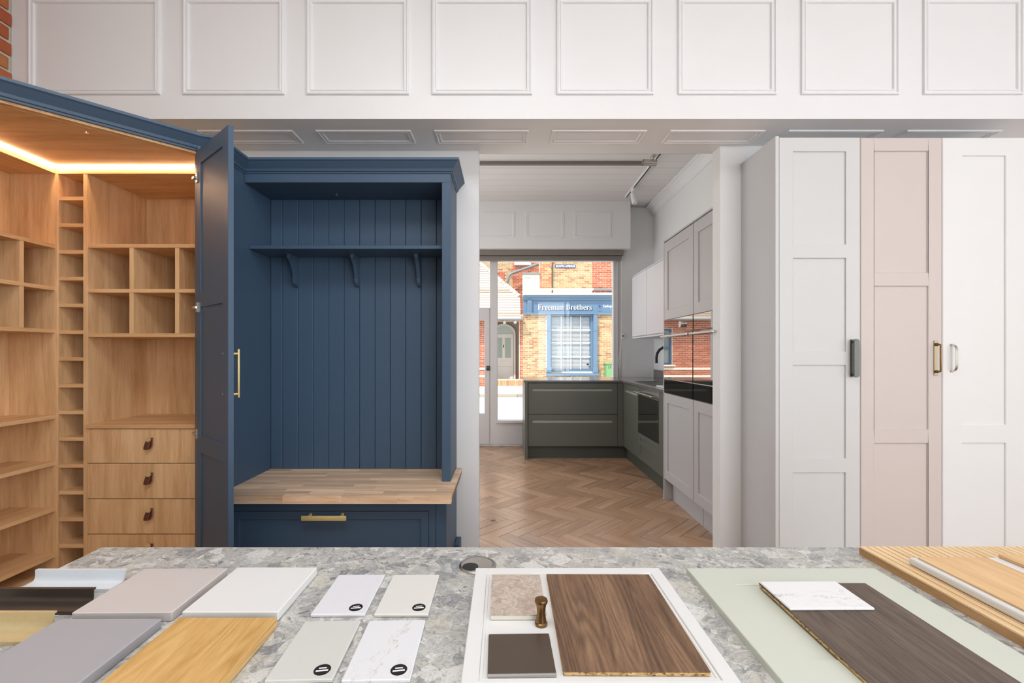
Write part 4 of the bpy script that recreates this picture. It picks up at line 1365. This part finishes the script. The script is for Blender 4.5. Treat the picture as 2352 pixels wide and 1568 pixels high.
G().tube([(1.74, 4.575, 0.935), (1.74, 4.53, 0.945), (1.738, 4.50, 0.955)], 0.006, 8).obj('lever', BLACK, tp, True)

# roller blind
bd = thing('roller_blind', 'rolled up taupe blind above the kitchen window', 'blind', (0.2, 5.85, 2.39))
box('cassette', BLIND, bd, -2.0, 1.515, 5.80, 5.92, 2.462, 2.529, 0.006)
box('bottom_bar', BLIND, bd, -2.0, 1.495, 5.83, 5.90, 2.400, 2.458, 0.008)
for q in range(1):
    G().tube([(1.50, 5.86, 2.41), (1.503, 5.88, 1.60), (1.498, 5.89, 1.09), (1.485, 5.89, 1.00), (1.472, 5.89, 1.09), (1.49, 5.87, 1.30)], 0.003, 6).obj('chain', SLATW, bd, True)
sw_ = thing('wall_switch', 'small white switch at the window reveal', 'switch', (1.53, 5.95, 1.4))
box('plate', SLATW, sw_, 1.520, 1.556, 5.935, 5.949, 1.40, 1.47, 0.004)
box('rocker', BLACK, sw_, 1.530, 1.545, 5.932, 5.9355, 1.425, 1.445)

# ceiling tracks and spots
tr1 = thing('lighting_track', 'dark track running across the kitchen ceiling', 'lighting track', (0.6, 4.55, KC - 0.03))
box('rail', plain('taupe_track', srgb(140, 132, 128), 0.5), tr1, -2.0, 1.44, 4.53, 4.565, KC - 0.032, KC - 0.0005, 0.002)
tr2 = thing('lighting_track', 'short track running along the kitchen ceiling above the cabinets', 'lighting track', (1.47, 4.9, KC - 0.03))
rail = box('rail', W_TRIM, tr2, 1.452, 1.488, 3.9, 5.53, KC - 0.024, KC - 0.0005, 0.002)
box('slot', BLACK, tr2, 1.463, 1.477, 3.91, 5.52, KC - 0.0255, KC - 0.0238)


def spot(name, x, y, aim, label, mat):
    s = thing(name, label, 'spotlight', (x, y, KC - 0.03), group='track spotlights')
    box('adapter', mat, s, x - 0.015, x + 0.015, y - 0.05, y + 0.05, KC - 0.055, KC - 0.026, 0.003)
    G().tube([(x, y, KC - 0.054), (x, y, KC - 0.095)], 0.008, 10).obj('stem', mat, s, True)
    q = Vector(aim).normalized().to_track_quat('Z', 'Y').to_matrix().to_4x4()
    m = Matrix.Translation((x, y, KC - 0.10)) @ q
    G().lathe([(0.024, -0.03), (0.03, -0.026), (0.03, 0.10), (0.027, 0.10), (0.024, 0.085)], (0, 0, 0), 'z', 18).T(m).obj('head', mat, s, True)
    G().lathe([(0.0235, 0.080), (0.0235, 0.084)], (0, 0, 0), 'z', 18).T(m).obj('lamp_face', plain('warm_lamp_face', (1, 1, 1, 1), emit=(1, 0.9, 0.75, 1), strength=3.0), s)
    return s


spot('track_spotlight', 1.47, 5.22, (0.15, -0.1, -1), 'white cylinder spotlight hanging from the far end of the track', W_TRIM)
spot('track_spotlight', 1.41, 4.33, (-1, -0.1, 0.02), 'metallic spotlight near the crossing of the two tracks', CHROME)
fd = tag(G().lathe([(0.016, 0.0), (0.018, 0.003), (0.012, 0.004)], (-0.088, 3.30, 0.0), 'z', 16).obj('floor_plug', BRONZE, None, True), 'small round brass plug in the parquet near the left jamb', 'floor plug')
fd2 = tag(G().lathe([(0.016, 0.0), (0.018, 0.003), (0.012, 0.004)], (0.21, 5.02, 0.0), 'z', 16).obj('floor_plug', BRONZE, None, True), 'small round brass plug in the parquet by the peninsula corner', 'floor plug')

# ================================================================== ISLAND AND SAMPLES
WT = 0.75
isl = thing('island_unit', 'white display island base under the stone worktop', 'island', (0.3, 0.70, 0))
box('body', W_TRIM, isl, -0.90, 1.55, 0.32, 1.02, 0.06, WT - 0.0305)
box('plinth', W_TRIM, isl, -0.86, 1.51, 0.36, 0.98, 0.0, 0.06)
top = tag(G().box(-0.957, 1.62, 0.27, 1.081, WT - 0.03, WT, 0.0015).obj('stone_worktop', STONE), 'grey conglomerate stone worktop of the display island', 'worktop')
gm = thing('cable_grommet', 'round chrome cable grommet in the stone worktop', 'grommet', (-0.059, 0.985, WT))
G().lathe([(0.040, 0.0), (0.0405, 0.002), (0.036, 0.0045), (0.031, 0.0035)], (-0.059, 0.985, WT + 0.0002), 'z', 32).obj('rim', STEEL, gm, True)
G().lathe([(0.0315, 0.0), (0.0315, 0.0042)], (-0.059, 0.985, WT + 0.0003), 'z', 32).obj('cover', CHROME, gm, True)
G().lathe([(0.017, 0.0), (0.017, 0.0049)], (-0.074, 0.972, WT + 0.0003), 'z', 20).obj('cable_slot', BLACK, gm)


def slab(name, label, cat, mat, cx, cy, w, d, rot, t, z=0.0, b=0.0012, group=None, edge=None, parts=None):
    o = thing(name, label, cat, (cx, cy, WT + z), math.radians(rot), group)
    if edge:
        G().box(-w / 2, w / 2, -d / 2, d / 2, 0.0003, t - 0.0012, b).obj('core', edge, o, local=True)
        G().box(-w / 2, w / 2, -d / 2, d / 2, t - 0.0012, t, 0.0).obj('face', mat, o, local=True)
    else:
        G().box(-w / 2, w / 2, -d / 2, d / 2, 0.0003, t, b).obj('board', mat, o, local=True)
    return o


TAUPE = paint('taupe_sample_paint', srgb(206, 199, 196), 0.4)
GREYS = paint('cool_grey_sample_paint', srgb(168, 168, 174), 0.4)
SAGE = paint('sage_sample_paint', srgb(208, 213, 201), 0.4)
slab('finish_sample', 'light taupe painted sample board behind the grey one', 'sample board', TAUPE, -0.6571, 0.8594, 0.1704, 0.1605, 0.69, 0.0165, group='door finish samples')
slab('finish_sample', 'plain white painted sample board behind the oak one', 'sample board', WHITE_D, -0.4723, 0.8624, 0.165, 0.163, 0.09, 0.0165, group='door finish samples')
slab('finish_sample', 'cool grey painted sample board in front of the taupe one', 'sample board', GREYS, -0.6594, 0.679, 0.1706, 0.165, 0.3, 0.0165, group='door finish samples')
SOAK = wood('honey_oak_veneer', srgb(186, 140, 78), srgb(212, 170, 106), srgb(226, 190, 130), 'y', 1.5, 0.4, ring=0.5, grain=1.6, rings=110.0)
slab('finish_sample', 'honey oak veneer sample board in front of the white one', 'sample board', SOAK, -0.4645, 0.684, 0.1642, 0.161, 0.02, 0.0165, group='door finish samples')
M1 = marble('faint_grey_quartz', srgb(228, 228, 233), srgb(205, 206, 210), 6, 0.3)
M2 = marble('ivory_quartz', srgb(226, 225, 220), srgb(214, 212, 206), 7, 0.25)
M3 = marble('pale_grey_quartz', srgb(212, 212, 208), srgb(200, 199, 195), 7, 0.25)
M4 = marble('gold_vein_quartz', srgb(230, 231, 235), srgb(188, 180, 152), 7, 0.8, lines=[(1, -0.22, 0.006, 0.06, 0.0016, 0.9), (1, -0.30, -0.004, 0.075, 0.0012, 0.7)])
for nm, lab, mt, cx, cy, w, d, rot, sx, sy in (
        ('a', 'white quartz chip with faint grey veins, next to the white sample board', M1, -0.2928, 0.8634, 0.0945, 0.1416, 0.78, -0.2663, 0.8129),
        ('b', 'plain ivory quartz chip behind the gold veined one', M2, -0.1817, 0.8634, 0.0943, 0.1416, 0.34, -0.1539, 0.8132),
        ('c', 'plain pale grey quartz chip next to the oak sample board', M3, -0.2899, 0.7034, 0.0936, 0.1408, 1.86, -0.2621, 0.6529),
        ('d', 'white quartz chip with gold veins beside the white framed door sample', M4, -0.1817, 0.704, 0.0953, 0.1421, 1.32, -0.1523, 0.6529)):
    o = slab('quartz_sample', lab, 'stone sample', mt, cx, cy, w, d, rot, 0.006, group='quartz chips')
    stk = G().lathe([(0.0118, 0.0), (0.0118, 0.0003)], (sx, sy, WT + 0.0061), 'z', 32).obj('round_label', BLACK, o)
    for yy, wd, ht in ((0.0032, 0.0055, 0.0011), (-0.0022, 0.0085, 0.0015)):
        G().box(-wd, wd, yy - ht, yy + ht, 0, 0.0002).T(Matrix.Translation((sx, sy, WT + 0.00645)) @ Matrix.Rotation(math.radians(8), 4, 'Z')).obj('label_print', LETTER, stk)


# white framed door sample, stepped inner edge
def door_sample(name, label, mat, cx, cy, w, d, rot, t, stile, rec):
    """stile: widths left, right, near, far"""
    o = thing(name, label, 'door sample', (cx, cy, WT), math.radians(rot))
    fr = basis((0, 0, t), (1, 0, 0), (0, 1, 0), (0, 0, -1))
    h = (-w / 2 + stile[0], w / 2 - stile[1], -d / 2 + stile[2], d / 2 - stile[3])
    G().plate(-w / 2, w / 2, -d / 2, d / 2, t - 0.0003, [h], 0.0012).T(fr).obj('frame', mat, o, local=True)
    G().box(h[0] - 0.001, h[1] + 0.001, h[2] - 0.001, h[3] + 0.001, 0.0006, t - rec).obj('panel', mat, o, local=True)
    return o


ds = door_sample('door_sample', 'white framed door sample carrying brown wood and stone samples', WHITE_D, 0.1306, 0.7756, 0.3827, 0.351, 0.12, 0.012, (0.024, 0.024, 0.024, 0.024), 0.003)
G().ring(-0.3827 / 2 + 0.024, 0.3827 / 2 - 0.024, -0.351 / 2 + 0.024, 0.351 / 2 - 0.024, [(0.0, 0.0088), (0.001, 0.0105), (0.005, 0.0105), (0.006, 0.0088)]).obj('bead', WHITE_D, ds, local=True)
ZR = 0.0091
M5 = marble('cream_brown_granite', srgb(206, 194, 182), srgb(150, 128, 112), 16, 0.8, srgb(166, 146, 130), 0.85)
slab('stone_sample', 'cream and brown veined stone chip behind the small knob', 'stone sample', M5, 0.0222, 0.8376, 0.0951, 0.1394, 0.36, 0.0098, ZR, edge=plain('ivory_edge', srgb(226, 222, 208), 0.4))
bt = slab('metal_sample', 'dark bronze metal swatch with bright front edge', 'metal sample', plain('dark_bronze_lacquer', srgb(96, 84, 74), 0.26, 0.35), 0.0228, 0.6789, 0.096, 0.0905, 1.04, 0.0055, ZR)
G().box(-0.048, 0.048, -0.0472, -0.0452, 0.0005, 0.0058, 0.0005).obj('front_edge', STEEL, bt, local=True)
RUSTIC = wood('rustic_brown_oak', srgb(82, 60, 45), srgb(119, 90, 68), srgb(150, 118, 90), 'y', 1.5, 0.5, 4.0, ring=0.55, grain=2.2, rings=170.0)
slab('wood_sample', 'rustic brown oak sample with chipboard core on white door sample', 'wood sample', RUSTIC, 0.185, 0.7745, 0.2055, 0.2795, -0.38, 0.0072, ZR, edge=CHIP)
kb_ = tag(G().lathe([(0.0095, 0.0), (0.0105, 0.0015), (0.0105, 0.004), (0.0088, 0.0055), (0.0074, 0.014), (0.0068, 0.021), (0.0074, 0.028), (0.0088, 0.035), (0.0105, 0.037), (0.0110, 0.040), (0.0102, 0.0425), (0.0060, 0.0430)], (0.060, 0.756, WT + ZR + 0.0003), 'z', 28).obj('cabinet_knob', BRONZE, None, True), 'antique brass waisted cabinet knob standing on the white door sample', 'knob')
# sage door sample with its dark board and marble chip
ds2 = door_sample('door_sample', 'sage green framed door sample under a dark wood board', SAGE, 0.5747, 0.7736, 0.3918, 0.353, 0.0, 0.012, (0.069, 0.090, 0.069, 0.0685), 0.0025)
DARKW = wood('smoked_dark_oak', srgb(62, 52, 46), srgb(92, 78, 68), srgb(112, 98, 86), 'y', 1.5, 0.5, 6.0, ring=0.45, grain=2.2, rings=170.0)
slab('wood_sample', 'smoked dark oak sample with chipboard core on sage door sample', 'wood sample', DARKW, 0.5882, 0.7398, 0.204, 0.265, 0.02, 0.0075, 0.0123, edge=CHIP)
M6 = marble('white_carrara', srgb(236, 236, 237), srgb(150, 150, 152), 8, 0.6, lines=[(0.10, 1, -0.008, 0.05, 0.0013, 0.8), (-0.05, 1, 0.004, 0.06, 0.0009, 0.6), (0.3, 1, -0.022, 0.05, 0.0009, 0.4)])
slab('stone_sample', 'white marble chip with grey veins on the smoked oak sample', 'stone sample', M6, 0.5591, 0.8235, 0.146, 0.0925, 0.42, 0.0045, 0.0202)
# ribbed oak panel
rb = thing('ribbed_panel', 'ribbed oak panel sample lying at the end of the worktop', 'panel sample', (1.10, 0.72, WT))
ROAK = wood('pale_ribbed_oak', srgb(224, 186, 136), srgb(238, 206, 160), srgb(244, 216, 176), 'y', 2.4, 0.5, 12.0)
ROAK_S = wood('ribbed_oak_side', srgb(168, 122, 76), srgb(190, 146, 98), srgb(206, 164, 116), 'y', 2.4, 0.5, 4.0)
box('backing', ROAK_S, rb, 0.810, 1.474, 0.36, 1.0405, WT + 0.0003, WT + 0.0145)
for i in range(43):
    xa = 0.8102 + i * 0.01544
    box('rib', ROAK, rb, xa + (0.0 if i == 0 else 0.0013), xa + 0.01544 - 0.0013, 0.36, 1.0405, WT + 0.0145, WT + 0.0190, 0.0008)
wb = tag(G().box(0.8425, 1.25, 0.42, 0.951, WT + 0.0193, WT + 0.0345, 0.004).obj('finish_sample', WHITE_D), 'white rounded sample board lying on the ribbed oak panel', 'sample board', 'door finish samples')
# fluted oak sheet
FOAK = wood('fluted_oak', srgb(206, 164, 114), srgb(224, 184, 134), srgb(234, 200, 152), 'y', 1.8, 0.5, 5.0, grain=1.8)
nfl, pf = 12, 0.0119
pts = [(0.8545, 0.50), (0.8545 + nfl * pf, 0.50)]
for i in range(nfl - 1, -1, -1):
    for q in range(7):
        a = math.pi * q / 6
        pts.append((0.8545 + i * pf + pf / 2 + pf / 2 * math.cos(a), 0.9395 + 0.0060 * math.sin(a)))
tag(G().prism(pts, WT + 0.0348, WT + 0.0378).obj('scalloped_sheet', FOAK), 'oak sheet sample with scalloped far edge on the white rounded board', 'wood sample')
tag(G().box(1.027, 1.22, 0.55, 0.948, WT + 0.0348, WT + 0.0415, 0.0008).obj('wood_sample', FOAK), 'flat oak board sample beside the scalloped oak sheet', 'wood sample')


# handle profiles on the left
def profile(label, mat, x0, x1, y0, y1, h, lip=0.004):
    t_ = 0.0028
    ys = [(y0, 0.0), (y0, 0.006), (y0 + t_, 0.006), (y0 + t_, t_)]
    path = [(y1 - 0.010, t_), (y1 - 0.006, 0.004), (y1 - 0.0035, 0.008), (y1 - 0.0028, 0.012), (y1 - t_, h - t_), (y1 - t_ + lip * 0.0, h)]
    back = [(y1 + lip, h), (y1 + lip, h - 0.003), (y1, h - 0.003), (y1, 0.010), (y1 - 0.001, 0.005), (y1 - 0.004, 0.001), (y1 - 0.009, 0.0)]
    pr = ys + path + back
    tag(G().extrude([(x0, a, WT + 0.0003 + b_) for a, b_ in pr], (x1 - x0, 0, 0)).obj('handle_profile', mat, None, True), label, 'handle profile', 'metal handle profiles')


profile('white metal handle profile sample at the back of the worktop corner', plain('white_aluminium', srgb(226, 232, 238), 0.35, 0.15), -0.945, -0.765, 0.876, 0.918, 0.024)
profile('dark bronze handle profile sample between the white and brass ones', plain('textured_bronze', srgb(84, 74, 68), 0.34, 0.5), -0.94, -0.761, 0.800, 0.843, 0.025)
profile('brass handle profile sample nearest the cool grey board', metal('satin_brass', srgb(220, 202, 158), 0.42, 0, 0.4), -0.94, -0.756, 0.716, 0.764, 0.026)
